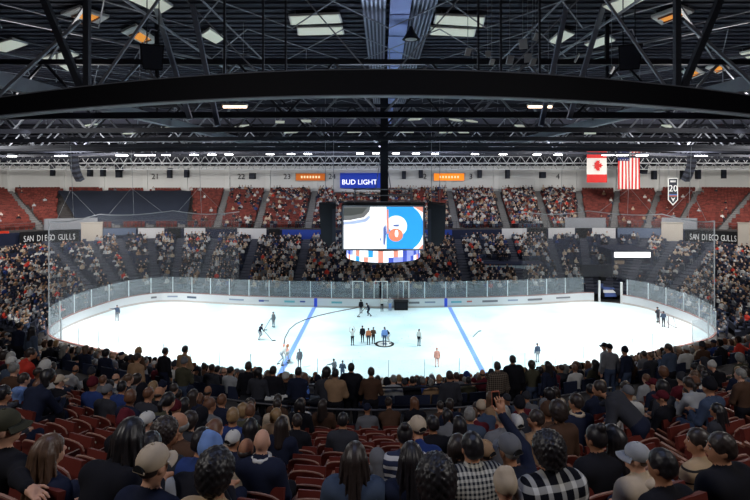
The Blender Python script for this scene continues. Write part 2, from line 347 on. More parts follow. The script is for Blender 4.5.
# headwear / hair, origin at the head's centre, face towards +Y
HAIRM = {}
def wob(a, f):
    def d(G): return a*(np.sin(G[...,0]*f)*np.sin(G[...,1]*f*1.1+1)*np.sin(G[...,2]*f*.9+2))
    return d
def strands(a, f):
    def d(G): t = np.arctan2(G[...,0], -G[...,1]+.02); w = G[...,2]*6; return a*(.6*np.sin(t*f+w)+.4*np.sin(t*f*1.7-w*1.6+1))*np.clip(.55-G[...,2]*4, .25, 1)
    return d
FACE = [ell((0,.105,-.045), (.066,.075,.088))]
def hair_mesh(kind, h):
    if (kind, h) in HAIRM: return HAIRM[(kind, h)]
    cr = ell((0,-.012,.022), (.087,.105,.107), 0, .02); extra = None; cuts = FACE; disp = None
    if kind == 'short': P = [cr, cap_((-.04,-.065,-.02), .034, (.04,-.065,-.02), .034)]; cuts = FACE+[ell((0,.0,-.15), (.2,.2,.075))]; disp = wob(.004, 90)
    elif kind == 'buzz': P = [ell((0,-.012,.018), (.081,.1,.102))]; cuts = FACE+[ell((0,.02,-.14), (.2,.2,.09))]
    elif kind == 'fringe': P = [ell((0,-.014,-.02), (.084,.1,.06))]; cuts = FACE+[ell((0,.02,-.15), (.2,.2,.085)), ell((0,0,.11), (.12,.12,.085))]
    elif kind == 'curly': P = [ell((0,-.015,.03), (.115,.125,.125)), ell((0,-.05,-.03), (.1,.09,.08))]; disp = wob(.011, 120)
    elif kind == 'long': P = [cr, cap_((0,-.075,.0), .075, (0,-.10,-.26), .085, 0, .05), cap_((-.07,-.03,.0), .035, (-.10,-.03,-.22), .04, 0, .04), cap_((.07,-.03,.0), .035, (.10,-.03,-.22), .04, 0, .04)]; disp = strands(.006, 22)
    elif kind == 'longer': P = [ell((0,-.014,.025), (.092,.112,.108)), cap_((0,-.075,.0), .075, (.01,-.135,-.34), .075, 0, .04), cap_((-.07,-.05,.0), .045, (-.10,-.10,-.33), .045, 0, .03), cap_((.07,-.05,.0), .045, (.11,-.09,-.29), .04, 0, .03), cap_((-.075,-.01,-.02), .025, (-.13,-.02,-.27), .025, 0, .03), cap_((.075,-.01,-.02), .025, (.125,-.03,-.25), .028, 0, .03)]; disp = strands(.013, 19)
    elif kind == 'bob': P = [ell((0,-.014,.02), (.094,.11,.108)), cap_((-.06,-.05,0), .05, (-.07,-.05,-.11), .05, 0, .05), cap_((.06,-.05,0), .05, (.07,-.05,-.11), .05, 0, .05)]; disp = strands(.004, 20)
    elif kind == 'bun': P = [cr, ell((0,-.06,.125), (.045,.045,.042), 0, .015)]; cuts = FACE+[ell((0,.02,-.15), (.2,.2,.075))]
    elif kind == 'ponytail': P = [cr, cap_((0,-.11,.05), .03, (0,-.16,.0), .035, 0, .02), cap_((0,-.16,.0), .035, (0,-.13,-.2), .02, 0, .02)]; cuts = FACE+[ell((0,.02,-.15), (.2,.2,.075))]
    elif kind == 'beanie': P = [ell((0,-.008,.04), (.098,.115,.112)), cap_((-.03,-.01,.14), .03, (.03,-.02,.14), .03, 0, .05)]; cuts = [ell((0,.03,-.17), (.25,.25,.155))]; disp = strands(.003, 30)
    elif kind == 'cap': P = [ell((0,-.006,.035), (.092,.110,.098))]; cuts = [ell((0,.0,-.18), (.3,.3,.18))]
    elif kind == 'hood': P = [ell((0,-.02,.02), (.115,.13,.14)), cap_((-.09,-.04,-.1), .05, (-.13,-.03,-.2), .04), cap_((.09,-.04,-.1), .05, (.13,-.03,-.2), .04), cap_((0,-.08,-.06), .08, (0,-.09,-.22), .08)]; cuts = [ell((0,.13,-.02), (.075,.10,.105))]
    elif kind == 'hoodie': P = [cap_((-.10,-.03,-.2), .038, (-.06,-.12,-.19), .045, 0, .04), cap_((.10,-.03,-.2), .038, (.06,-.12,-.19), .045, 0, .04), cap_((-.06,-.12,-.19), .045, (.06,-.12,-.19), .045, 0, .04), ell((0,-.13,-.25), (.11,.04,.09), 0, .04)]; cuts = [ell((0,0,-.1), (.085,.085,.2))]
    elif kind == 'helmet': P = [ell((0,-.01,.035), (.108,.125,.11)), ell((0,-.05,-.03), (.1,.08,.07))]; cuts = [ell((0,.12,-.05), (.08,.09,.09))]
    elif kind == 'collar': P = [cap_((.085*math.cos(a), -.02+.085*math.sin(a), -.16), .022, (.085*math.cos(a+.7), -.02+.085*math.sin(a+.7), -.16), .022, 0, .02) for a in [.7*i for i in range(9)]]; cuts = ()
    me = implicit(P, h, cuts, disp); HAIRM[(kind, h)] = me; return me
_mb = MB(); NB = 14
def brim_mesh():
    if 'brim' in HAIRM: return HAIRM['brim']
    vs = []; fs = []
    for lay in (0,1):
        for i in range(NB+1):
            a = math.pi*(.1+.8*i/NB)
            for r in (1., 1.32, 1.62, 1.72):
                x, y = .089*math.cos(a)*(1+(r-1)*.35), .104*math.sin(a)*r
                vs.append((x, y, .018-.25*abs(x)*(r-1)*1.3-.03*(r-1)+(.006 if lay else 0)))
    n = (NB+1)*4
    for i in range(NB):
        for j in range(3):
            a, b, c, d = i*4+j, i*4+j+1, i*4+j+5, i*4+j+4
            fs += [(a,b,c,d), (n+d,n+c,n+b,n+a)]
        fs += [(i*4+3, n+i*4+3, n+i*4+7, i*4+7), (i*4, i*4+4, n+i*4+4, n+i*4)]
    fs += [tuple([0,1,2,3][j] for j in range(4)) + tuple(n+[3,2,1,0][j] for j in range(4))]
    fs += [tuple(NB*4+3-j for j in range(4)) + tuple(n+NB*4+j for j in range(4))]
    me = bpy.data.meshes.new('brim'); me.from_pydata(vs, [], fs); me.materials.append(None)
    me.polygons.foreach_set('use_smooth', [True]*len(fs)); me.update(); HAIRM['brim'] = me; return me
def small(kind):
    if kind in HAIRM: return HAIRM[kind]
    m = MB()
    if kind == 'button': m.lathe([(.001,-.004),(.011,-.002),(.011,.003),(.004,.008)], (0,-.006,.134), 10)
    if kind == 'opening': m.prism([(.045*math.cos(a), -.120+.0, .045*math.sin(a)+.004) for a in [math.pi*i/10 for i in range(11)]], (0,.03,0))
    if kind == 'strap': m.box((0,-.113,.004), (.10,.008,.014))
    if kind == 'emblem': m.prism([(.02*math.cos(a), .112, .055+.018*math.sin(a)) for a in [2*math.pi*i/12 for i in range(12)]], (0,-.02,0))
    if kind == 'eyes':
        for s in (-1,1): m.lathe([(.002,-.007),(.009,-.005),(.011,0),(.009,.005),(.002,.007)], (.03*s,.079,.0), 10); m.lathe([(.001,-.006),(.005,0),(.001,.006)], (.03*s,.089,.0), 8, 1); m.box((.03*s,.088,.022), (.034,.012,.007), 0, 1)
    if kind == 'mouth': m.box((0,.095,-.066), (.042,.014,.008)); m.box((0,.094,-.075), (.034,.014,.007))
    me = bpy.data.meshes.new(kind); me.from_pydata(m.v, [], m.f)
    for i in range(max(m.m)+1): me.materials.append(None)
    me.polygons.foreach_set('material_index', m.m); me.update(); HAIRM[kind] = me; return me
def omat(o, *ms):
    for s, m in zip(o.material_slots, ms): s.link = 'OBJECT'; s.material = m
def cloth(name, rgb): return mat('cloth_'+name, srgb(*rgb), .92, 0, .18, 9, spec=.1)
CL = dict(black=(32,32,38), charcoal=(58,59,66), navy=(36,41,60), grey=(112,113,118), light=(168,170,174), white=(208,206,202), cream=(196,178,156), tan=(158,128,100), brown=(84,62,50), olive=(74,72,58),
          maroon=(92,34,44), red=(206,66,54), orange=(190,116,80), blue=(48,66,120), sky=(120,150,206), denim=(66,78,102), teal=(40,92,96), green=(52,84,60), pink=(196,140,150), slate=(72,84,104), salmon=(240,168,150))
CLOTH = {k: cloth(k, v) for k, v in CL.items()}
CLOTH['gingham'] = plaid('cloth_gingham', srgb(38,42,52), srgb(196,194,186), .036)
CLOTH['buffalo'] = plaid('cloth_buffalo', srgb(24,26,34), srgb(216,216,214), .10, .36)
CLOTH['check'] = plaid('cloth_check', srgb(70,60,54), srgb(134,122,108), .05, .3)
CLOTH['stripe'] = stripes_z('cloth_stripe', srgb(176,150,118), srgb(30,26,26), .11, .16)
CLOTH['hoops'] = stripes_z('cloth_hoops', srgb(38,46,76), srgb(200,200,204), .09, .4)
def hair_mat(name, rgb):
    m = mat(name, rgb, .42, 0, .55, 1, spec=.5); nt = m.node_tree; n = [x for x in nt.nodes if x.type == 'TEX_NOISE'][0]; tc = [x for x in nt.nodes if x.type == 'TEX_COORD'][0]
    mp = nt.nodes.new('ShaderNodeMapping'); mp.inputs['Scale'].default_value = (120,120,9); nt.links.new(tc.outputs['Object'], mp.inputs['Vector']); nt.links.new(mp.outputs['Vector'], n.inputs['Vector']); n.inputs['Scale'].default_value = 1; return m  # lengthwise streaks in the colour imitate the sheen along the strands
HAIRC = {k: hair_mat('hair_'+k, srgb(*v)) for k, v in dict(black=(34,31,34), dark=(52,43,40), brown=(96,72,56), auburn=(112,76,56), blond=(150,120,84), grey=(128,126,122), white=(182,180,176)).items()}
SKIN = [mat('skin_%s' % n, srgb(*c), .6, 0, .06, 12) for n, c in (('fair',(214,164,138)), ('tan',(186,134,104)), ('olive',(164,116,88)), ('brown',(112,74,54)), ('dark',(80,54,42)))]
M_SHOE = mat('shoe_leather', srgb(40,38,38), .6); M_EYE = mat('eye_white', (.8,.8,.78), .3); M_IRIS = mat('eye_iris', (.02,.015,.01), .3); M_LIP = mat('lips', srgb(150,84,76), .6)
M_DARK = mat('cap_gap', (.01,.01,.012), .9); M_RING = mat('cap_emblem', srgb(30,34,50), .8)
HEADNAME = dict(cap='cap', beanie='beanie', hood='hood', helmet='helmet')
def person(loc, rz, ps, yaw, hair, hcol, top, bot, skin, label, scale=1., near=False, mid=False, group=None, cat='person', name='person', bulk=.012, capback=False, under='dark', extra=None, brimcol=None):
    h = .0085 if near and ps in ('sit_armout','sit_raise') else .013 if near else .019 if mid else .028
    me, hc, arm = body(ps, yaw, h, near and ps in ('sit_armout','sit_raise'), bulk)
    o = bpy.data.objects.new(name, me); COL.objects.link(o)
    o.location = loc; o.rotation_euler.z = rz; o.scale = (scale,)*3
    omat(o, SKIN[skin], CLOTH[top], CLOTH[bot], M_SHOE); tag(o, label, cat, group)
    hh = .01 if near else .016 if mid else .026
    def child(nm, mesh, *ms, par=None):
        c = bpy.data.objects.new(nm, mesh); COL.objects.link(c); c.parent = par or o
        if par is None: c.location = hc; c.rotation_euler.z = yaw+(math.pi if nm == 'cap' and capback else 0)
        omat(c, *ms); return c
    if hair in ('cap','beanie','hood','helmet'):
        c = child(HEADNAME[hair], hair_mesh(hair, hh), CLOTH[hcol])
        if hair == 'cap':
            child('brim', brim_mesh(), CLOTH[brimcol or hcol], par=c)
            if near:
                child('button', small('button'), CLOTH[brimcol or hcol], par=c); child('opening', small('opening'), M_DARK, par=c); child('strap', small('strap'), CLOTH[hcol], par=c)
        if hair == 'cap' and (near or mid): child('hair', hair_mesh('buzz' if under != 'long' else 'long', hh), HAIRC['dark' if under == 'long' else under])
    elif hair: child('hair', hair_mesh(hair, hh), HAIRC[hcol])
    for e in extra or ():
        if e[0] in ('hoodie','collar'): child('hood' if e[0] == 'hoodie' else 'collar', hair_mesh(e[0], hh), CLOTH[e[1]])
    if near and abs(yaw) > .6:
        child('eyes', small('eyes'), M_EYE, M_IRIS); child('mouth', small('mouth'), M_LIP)
    return o, hc, arm
# ------------------------------------------------------------------ materials of the hall
def island_mat(name, rgb):
    m = mat(name, rgb, .7, 0, .1, 1); nt = m.node_tree; n = [x for x in nt.nodes if x.type == 'TEX_NOISE'][0]; g = nt.nodes.new('ShaderNodeNewGeometry'); r = [x for x in nt.nodes if x.type == 'MAP_RANGE'][0]
    nt.links.new(g.outputs['Random Per Island'], r.inputs['Value']); r.inputs['To Min'].default_value = .55; r.inputs['To Max'].default_value = 1.3; return m
M_CONC = mat('stand_concrete', srgb(74,70,70), .9, 0, .2, 1.5); M_STEP = mat('step_concrete', srgb(128,126,126), .9, 0, .15, 2)
M_CONCN = mat('stand_concrete_navy', srgb(52,56,70), .9, 0, .2, 1.5)
M_RED = mat('seat_red', srgb(150,56,44), .55, 0, .18, 3); M_REDF = island_mat('seat_red_far', srgb(112,50,43)); M_NAVYS = island_mat('seat_navy', srgb(40,46,68))
M_NEARSEAT = mat('seat_oxblood', srgb(106,45,38), .5, 0, .2, 6); M_IRON = mat('seat_iron', srgb(96,44,38), .5, .1, .2, 9); M_NUM = mat('seat_plate', srgb(190,180,170), .4)
M_WALL = mat('wall_paint', srgb(226,225,222), .85, 0, .06, .3); M_WALLD = mat('wall_dark', srgb(26,28,38), .9); M_PIL = mat('pilaster_paint', srgb(232,231,228), .85)
M_STEEL = mat('black_steel', srgb(34,36,46), .6, .0, .2, .7); M_STEEL2 = mat('grey_steel', srgb(138,142,152), .5, .0, .25, .7); M_ALU = mat('aluminium_truss', srgb(206,208,212), .5, .0)
M_DECK = mat('roof_deck', srgb(56,58,70), .85, 0, .3, .35); M_SILV = mat('galvanised_sheet', srgb(150,156,176), .45, .5, .12, 2)
M_DUCT = mat('fabric_duct', srgb(150,166,224), .8, 0, .08, .6); M_PANEL = mat('roof_light_panel', srgb(214,220,206), .8, 0, .06, 1, emit=.42)
M_BOARD = mat('dasher_white', srgb(236,238,240), .4); M_CAPR = mat('cap_rail', srgb(150,110,104), .5); M_KICK = mat('kick_plate', srgb(206,196,190), .5)
M_BLUE = mat('arena_blue', srgb(42,66,150), .7); M_NAVY = mat('arena_navy', srgb(28,34,58), .8, 0, .1, .5); M_SLATE = mat('banner_slate', srgb(92,104,128), .7)
M_WPANEL = mat('fascia_white', srgb(206,204,206), .7, 0, .08, .4); M_BEIGE = mat('parapet_beige', srgb(186,176,164), .85, 0, .08, .5); M_GREYP = mat('parapet_grey', srgb(140,142,148), .8, 0, .08, .5)
M_WHITE = mat('white_paint', srgb(232,232,230), .6); M_BLACK = mat('black_paint', srgb(14,14,18), .7); M_LED = mat('led_lens', (1,.98,.95), .5, emit=14); M_TUBE = mat('warm_tube', (1,.72,.5), .5, emit=6)
M_CAB = mat('speaker_cabinet', srgb(30,32,40), .7, 0, .1, 3); M_GRIL = mat('speaker_grille', srgb(52,56,68), .6, .2, .15, 20)
M_LETTER = mat('letter_white', srgb(226,226,226), .7); M_INK = mat('number_ink', srgb(36,34,36), .8); M_TEXTEMIT = mat('letter_lit', (1,1,1), .6, emit=1.2)
M_ORSIGN = mat('orange_lit_sign', srgb(240,130,30), .6, emit=1.0); M_ORDIM = mat('orange_sign', srgb(214,110,34), .6, emit=.35)
M_RAIL = mat('rail_steel', srgb(98,98,104), .4, .6); M_RAILD = mat('rail_dark', srgb(44,46,54), .45, .5)
M_GLASSFR = mat('glass_post', srgb(214,222,226), .4, .2)

def glass_mat(name, alpha, rgb):
    m = bpy.data.materials.new(name); m.use_nodes = True; nt = m.node_tree; nt.nodes.clear()
    out = nt.nodes.new('ShaderNodeOutputMaterial'); tr = nt.nodes.new('ShaderNodeBsdfTransparent'); df = nt.nodes.new('ShaderNodeBsdfDiffuse'); tl = nt.nodes.new('ShaderNodeBsdfTranslucent')
    df.inputs[0].default_value = (*rgb,1); tl.inputs[0].default_value = (*rgb,1)
    m1 = nt.nodes.new('ShaderNodeMixShader'); m1.inputs[0].default_value = .5; nt.links.new(df.outputs[0], m1.inputs[1]); nt.links.new(tl.outputs[0], m1.inputs[2])
    mx = nt.nodes.new('ShaderNodeMixShader'); mx.inputs[0].default_value = alpha
    nt.links.new(tr.outputs[0], mx.inputs[1]); nt.links.new(m1.outputs[0], mx.inputs[2]); nt.links.new(mx.outputs[0], out.inputs[0]); return m
M_GLASS = glass_mat('rink_glass_ice_haze', .27, srgb(228,242,248)); M_NET = glass_mat('net_mesh', .13, srgb(190,194,200)); M_GLASSN = glass_mat('rink_glass_faint_haze', .03, srgb(176,206,216))  # pale diffuse share paints the reflected haze of the ice into the glass

# ------------------------------------------------------------------ ice
def ice_material():
    m = bpy.data.materials.new('ice'); m.use_nodes = True; nt = m.node_tree; b = nt.nodes['Principled BSDF']
    b.inputs['Roughness'].default_value = .35; b.inputs['Specular IOR Level'].default_value = .15
    tc = nt.nodes.new('ShaderNodeTexCoord'); n = nt.nodes.new('ShaderNodeTexNoise'); n.inputs['Scale'].default_value = .25; n.inputs['Detail'].default_value = 6
    nt.links.new(tc.outputs['Object'], n.inputs['Vector']); r = nt.nodes.new('ShaderNodeValToRGB')
    r.color_ramp.elements[0].color = (*srgb(208,232,238),1); r.color_ramp.elements[1].color = (*srgb(236,246,248),1); r.color_ramp.elements[0].position = .3; r.color_ramp.elements[1].position = .7
    nt.links.new(n.outputs['Fac'], r.inputs[0]); nt.links.new(r.outputs[0], b.inputs['Base Color']); return m
M_ICE = ice_material()
nB = len(BOARD)
m = MB(); m.add([(x,y,-.0) for x,y in BOARD], [tuple(range(nB-1,-1,-1))]); ice = m.build('floor_ice', M_ICE); struct(ice)
if ice.data.polygons[0].normal.z < 0: ice.data.flip_normals()
m = MB(); m.box((0,52,-.6), (220,140,1.0)); struct(m.build('floor', M_CONC))
M_BLINE = mat('line_blue', srgb(120,150,226), .4); M_RLINE = mat('line_red', srgb(226,120,110), .4)
for k, x in enumerate((-7.62, 7.62)):
    y1 = 56.3; m = MB(); m.box((x,(y1+34.6)/2,.002), (.42,y1-34.6,.004)); o = m.build('trim_%d' % (k+1), M_BLINE); struct(o)
# a round mat with a ring at centre ice
c = ice_at(384.5,344); m = MB(); m.lathe([(.86,0),(.86,.012),(.80,.014)], c, 28, 0); m.lathe([(.62,.002),(.62,.0165)], c, 28, 1); m.prism([c+Vector((.35*math.cos(a)*(1 if i%2 else .45), .35*math.sin(a)*(1 if i%2 else .45), .017)) for i,a in enumerate([math.pi*i/5 for i in range(10)])], (0,0,.004), 2)
o = m.build('carpet_mat', [M_BLACK, M_WHITE, M_SLATE]); tag(o, 'round white mat with a black rim lying at centre ice', 'mat')
# long cable across the ice
m = MB(); P = [ice_at(*p) for p in ((357,308),(344,310.5),(330,313.2),(318,316),(305,320),(296,324),(289,330),(285,338),(283.5,346),(283,351))]
m.tube([p+Vector((0,0,.04)) for p in P], .045, 6); tag(m.build('cable', mat('cable_grey', srgb(120,104,104), .7), smooth=True), 'thin dark cable curving across the ice to the costumed pair', 'cable')
m = MB()
for i in range(300):
    p = ice_at(random.uniform(345,480), random.uniform(312,384)); a = random.uniform(0,6.28); s = random.uniform(.03,.07)
    if D0_of(p.x,p.y) < 34.5: continue
    m.box(p+Vector((0,0,.012)), (s,s*.6,.008), a, random.choice((0,0,1)))
tag(m.build('confetti', [mat('confetti_red', srgb(196,130,120), .7), mat('confetti_grey', srgb(120,120,130), .7)]), 'small red and grey paper flakes scattered over centre ice', 'confetti', kind='stuff')
p = ice_at(476.5,334); m = MB(); m.bar(p+Vector((-.5,-.9,.03)), p+Vector((.35,.75,.03)), .05); m.bar(p+Vector((.35,.75,.04)), p+Vector((.62,.85,.04)), .03, .08)
tag(m.build('hockey_stick', M_BLACK), 'dark hockey stick lying alone on the ice by the blue line', 'hockey stick')
# small goal at the far end, seen from the side
p = ice_at(667,326); m = MB(); w, hh = .75, 1.2
m.tube([p+Vector((-.3,-w,0)), p+Vector((-.3,-w,hh)), p+Vector((-.3,w,hh)), p+Vector((-.3,w,0))], .05, 8); m.tube([p+Vector((-.3,-w,hh)), p+Vector((.15,-w,hh)), p+Vector((.5,-w,.04)), p+Vector((.5,w,.04)), p+Vector((.15,w,hh)), p+Vector((-.3,w,hh))], .03, 6)
gr = empty('hockey_goal', p, 'small hockey goal with a pale frame beside two dark skaters', 'goal'); m.build('frame', mat('goal_frame', srgb(150,132,132), .5), gr, True)
m = MB(); m.add([p+Vector(v) for v in ((.15,-w,hh),(.15,w,hh),(.5,w,.05),(.5,-w,.05))], [(0,1,2,3)]); m.build('net', M_NET, gr)

# ------------------------------------------------------------------ boards, glass, netting
GATE = (598.5, 621.5)
def pxof(x, y): return CX+F*x/y
def is_gate(x, y): return y > 52 and GATE[0] < pxof(x,y) < GATE[1]
bc = empty('rink_boards', (0,46,0), 'white dasher boards with clear glass panels running all round the ice', 'boards')
Lc = np.vstack([BOARD, BOARD[:1]]); Xr, Tr = resample(Lc, .6); Nr = np.c_[Tr[:,1], -Tr[:,0]]
ctr = np.array([0,45.5]); sgn = np.sign(((Xr-ctr)*Nr).sum(1)); Nr = Nr*sgn[:,None]
runs = []; cur = []
for i in range(len(Xr)+1):
    k = i % len(Xr)
    if is_gate(*Xr[k]):
        if cur: runs.append(cur); cur = []
    else: cur.append(k)
if cur: runs.append(cur)
if len(runs) > 1: runs = [runs[-1]+runs[0]]+runs[1:-1] if False else runs
mb, mc, mk = MB(), MB(), MB()
for r in runs:
    I = Xr[r]; O = I+Nr[r]*.12; v3 = lambda A, z: [Vector((a[0],a[1],z)) for a in A]
    mb.slab(v3(I,.2), v3(O,.2), .83); mk.slab(v3(I-Nr[r]*.01,0), v3(O,0), .2); mc.slab(v3(I-Nr[r]*.02,1.03), v3(O+Nr[r]*.02,1.03), .07)
mb.build('dasher', M_BOARD, bc); mc.build('cap_rail', M_CAPR, bc); mk.build('kick_plate', M_KICK, bc)
ng = 0; k = 0
while k < len(Xr)-1:
    e = min(k+4, len(Xr)-1); r = list(range(k, e+1)); k = e
    if any(is_gate(*Xr[j]) for j in r): continue
    near = Xr[r].mean(0)[1] < 41.5; top = 1.75 if abs(Xr[r].mean(0)[0]) < 27 and Xr[r].mean(0)[1] > 50 else 2.5
    top = 2.9 if not near else 2.5
    I = Xr[r]+Nr[r]*.05; O = Xr[r]+Nr[r]*.065; m = MB(); m.slab(v3(I,1.1), v3(O,1.1), top-1.1); m.build('glass_panel', M_GLASSN if near else M_GLASS, bc)
    a = Xr[r[0]]+Nr[r[0]]*.06; m = MB(); m.box((a[0],a[1],(top+1.1)/2), ((.03,.03) if near else (.09,.09))+(top-1.1,), math.atan2(Tr[r[0]][1],Tr[r[0]][0])); m.build('post', M_GLASSFR, bc); ng += 1
def board_pt(px):
    u = (px-CX)/F; best = min((abs(x/y-u), i) for i,(x,y) in enumerate(Xr) if y > 50)[1]; return best
def on_board(px0, px1, z0, z1, m_, name, par, off=.015):
    i0, i1 = board_pt(px0), board_pt(px1); r = list(range(min(i0,i1), max(i0,i1)+1))
    if len(r) < 2: r = [r[0], r[0]+1]
    I = Xr[r]-Nr[r]*(off+.012); O = Xr[r]-Nr[r]*(off); m = MB(); m.slab(v3(I,z0), v3(O,z0), z1-z0); return m.build(name, m_, par)
for px in (316.3, 446.5): 
    i = board_pt(px); a = Xr[i]-Nr[i]*.02; m = MB(); m.box((a[0],a[1],.55), (.34,.04,.95)); m.build('blue_line_mark', M_BLINE if False else mat('mark_blue', srgb(60,90,220), .5), bc)
ADC = [srgb(150,160,180), srgb(60,80,150), srgb(120,120,126), srgb(120,190,200), srgb(206,120,110), srgb(90,100,120)]
for i,(a,b,ci) in enumerate(((152,158,2),(170,178,0),(188,196,5),(230,245,0),(257,260,1),(262,270,0),(285,296,3),(299,303,1),(330,344,3),(386,393,0),(410,420,2),(424,436,0),(450,463,3),(466,470,4),(484,496,2),(508,518,0),(530,543,2),(556,568,2))):
    on_board(a, b, .48+.05*(i%2), .70, mat('board_ad_%d' % ci, ADC[ci], .5), 'printed_mark', bc)
# gate frame at the machine entrance: two white posts and swung leaf
for a,b in ((598,620),):
    i0, i1 = board_pt(597.8), board_pt(622.2)
    for i in (i0,i1):
        m = MB(); m.box((Xr[i][0],Xr[i][1],1.25), (.22,.22,2.5), math.atan2(Tr[i][1],Tr[i][0])); m.build('gate_post', M_WHITE, bc)
# bench doors in the far glass
for px0, px1 in ((353,366),(374,389),(397,410)):
    i0, i1 = board_pt(px0), board_pt(px1); a, b = Xr[i0]-Nr[i0]*.03, Xr[i1]-Nr[i1]*.03; m = MB()
    if a[0] > b[0]: a, b = b, a
    m.tube([(a[0],a[1],1.1),(a[0],a[1],3.0),(b[0],b[1],3.0),(b[0],b[1],1.1)], .07, 6); m.build('bench_door_frame', M_WHITE, bc)
# protective netting behind each goal
for sx, nm in ((-1,'left'),(1,'right')):
    g = empty('safety_net', (sx*30,52,2.9), 'sheer grey safety net hanging behind the goal at the %s end of the rink' % nm, 'net')
    sel = [i for i in range(len(Xr)) if sx*Xr[i][0] > 16 and Xr[i][1] > 45.0]; sel.sort(key=lambda i: -math.atan2(Xr[i][1]-44, sx*Xr[i][0]))
    P = [Xr[i]+Nr[i]*.12 for i in sel]; n = len(P); m = MB()
    tops = [10.7-.35*abs(math.sin(j/max(1,n-1)*math.pi*3)) for j in range(n)]
    m.ribbon([(p[0],p[1],2.9) for p in P], [(p[0],p[1],tops[j]) for j,p in enumerate(P)]); m.build('mesh_panel', M_NET, g)
    m = MB(); m.tube([(p[0],p[1],tops[j]) for j,p in enumerate(P)], .05, 5); m.build('top_cable', mat('net_cable', srgb(150,152,156), .5), g)
    for j in (n//5, n//2, int(n*.8)):
        p = P[j]; m = MB(); m.tube([(p[0],p[1],tops[j]),(p[0]+sx*.3,p[1],17.75)], .022, 4); m.build('hanger_cable', MATS['net_cable'], g); m = MB(); m.tube([(P[max(0,j-5)][0],P[max(0,j-5)][1],tops[max(0,j-5)]),(p[0]+sx*.3,p[1],13.4),(P[min(n-1,j+5)][0],P[min(n-1,j+5)][1],tops[min(n-1,j+5)])], .022, 4); m.build('bridle_cable', MATS['net_cable'], g)
    m = MB(); p = P[-1]; m.tube([(p[0],p[1],2.9),(p[0],p[1],tops[-1])], .05, 6); m.build('edge_rope', MATS['net_cable'], g)

# ------------------------------------------------------------------ near stand (ours)
m = MB()
rows = UP_ROWS
for i, d in enumerate(rows):
    z = nz(d); a, b = nrow(d-.42, 1.05, 80), nrow(d+.38, 1.05, 80); zn = nz(rows[i+1]) if i+1 < len(rows) else WALKZ
    m.slab([(x,y,zn-.15) for x,y in b], [(x,y,zn-.15) for x,y in a], z-zn+.15)
struct(m.build('floor_upper_terrace', M_CONC))
m = MB(); a, b = nrow(11.78, 1.05, 80), nrow(14.15, 1.05, 80); m.slab([(x,y,WALKZ-.5) for x,y in b], [(x,y,WALKZ-.5) for x,y in a], .5); struct(m.build('floor_walkway', M_CONC))
m = MB()
for i, d in enumerate(LOW_ROWS):
    z = nz(d); a, b = nrow(d-.43, 1.05, 80), nrow(d+.37, 1.05, 80); zn = nz(LOW_ROWS[i+1]) if i+1 < len(LOW_ROWS) else 0
    m.slab([(x,y,zn-.12) for x,y in b], [(x,y,zn-.12) for x,y in a], z-zn+.12)
struct(m.build('floor_lower_terrace', M_CONCN))
m = MB(); m.box((0,1.25,12.4), (14,.2,5.2)) if False else None
# walkway rails
def rail(d, z0, h, u0, u1, label, mids=2, step=2.2, top=M_RAIL):
    u = np.linspace(u0,u1,40); D = d*(1+.5*u*u); P = [(a*b,b,z0+h) for a,b in zip(u,D)]
    g = empty('guard_rail', P[20][:2]+(z0,), label, 'railing'); m = MB(); m.tube(P, .028, 8); m.build('top_rail', top, g, True); m = MB()
    for k in range(mids): m.tube([(x,y,z0+h*(k+1)/(mids+1)) for x,y,z in P], .018, 6)
    m.build('mid_rail', M_RAILD, g, True); Q, T = resample(np.array([p[:2] for p in P]), step)
    for q in Q: mm = MB(); mm.tube([(q[0],q[1],z0),(q[0],q[1],z0+h)], .022, 6); mm.build('post', M_RAILD, g, True)
rail(11.85, WALKZ, 1.05, -.37, .46, 'long steel guard rail across the stand along the upper edge of the walkway')
rail(14.22, 7.75, 1.03, -.18, .34, 'dark steel guard rail at the top of the lower stand behind the standing fans', 1, 2.4, M_RAILD)
# sloping stair rails down into the lower stand
for k,(u,lab) in enumerate(((.345,'sloping stair handrail going down beside the man in the black jacket'),(-.42,'sloping stair handrail among the fans below the walkway near the standing group'),(.12,'sloping stair handrail going down from the middle of the walkway'))):
    g = empty('stair_handrail', npos(14.4,u)+(nz(14.6),), lab, 'railing'); P = [npos(d,u)+(nz(d)+.95,) for d in (14.4,16.4,18.4,20.4)]
    m = MB(); m.tube(P, .03, 8); m.build('top_rail', M_RAIL, g, True)
    for p in P: m = MB(); m.tube([p,(p[0],p[1],p[2]-.95)], .022, 6); m.build('post', M_RAILD, g, True)
# ledge with cup and papers in front of the standing group
x,y = npos(12.2,-.2); g = empty('drink_ledge', (x,y,WALKZ), 'narrow dark ledge table behind the walkway rail with papers on it', 'ledge'); m = MB(); m.box((x,y+.1,WALKZ+1.0), (2.2,.35,.05)); m.build('top', M_RAILD, g); m = MB()
for s in (-1,1): m = MB(); m.box((x+s*.9,y+.1,WALKZ+.49), (.06,.2,.97)); m.build('leg', M_RAILD, g)
m = MB(); m.box((x-.2,y+.1,WALKZ+1.05), (.45,.25,.04)); m.box((x-.1,y+.12,WALKZ+1.08), (.4,.24,.03), .3); tag(m.build('paper_stack', M_WHITE), 'white stack of papers lying on the ledge behind the rail', 'papers')
x2 = x+.62; m = MB(); m.lathe([(.045,0),(.05,.02),(.05,.2),(.02,.26),(.02,.3),(.024,.31)], (x2,y+.1,WALKZ+1.025), 12); tag(m.build('water_bottle', mat('blue_bottle', srgb(96,140,230), .3), smooth=True), 'bright blue bottle standing on the ledge between the standing fans', 'bottle')

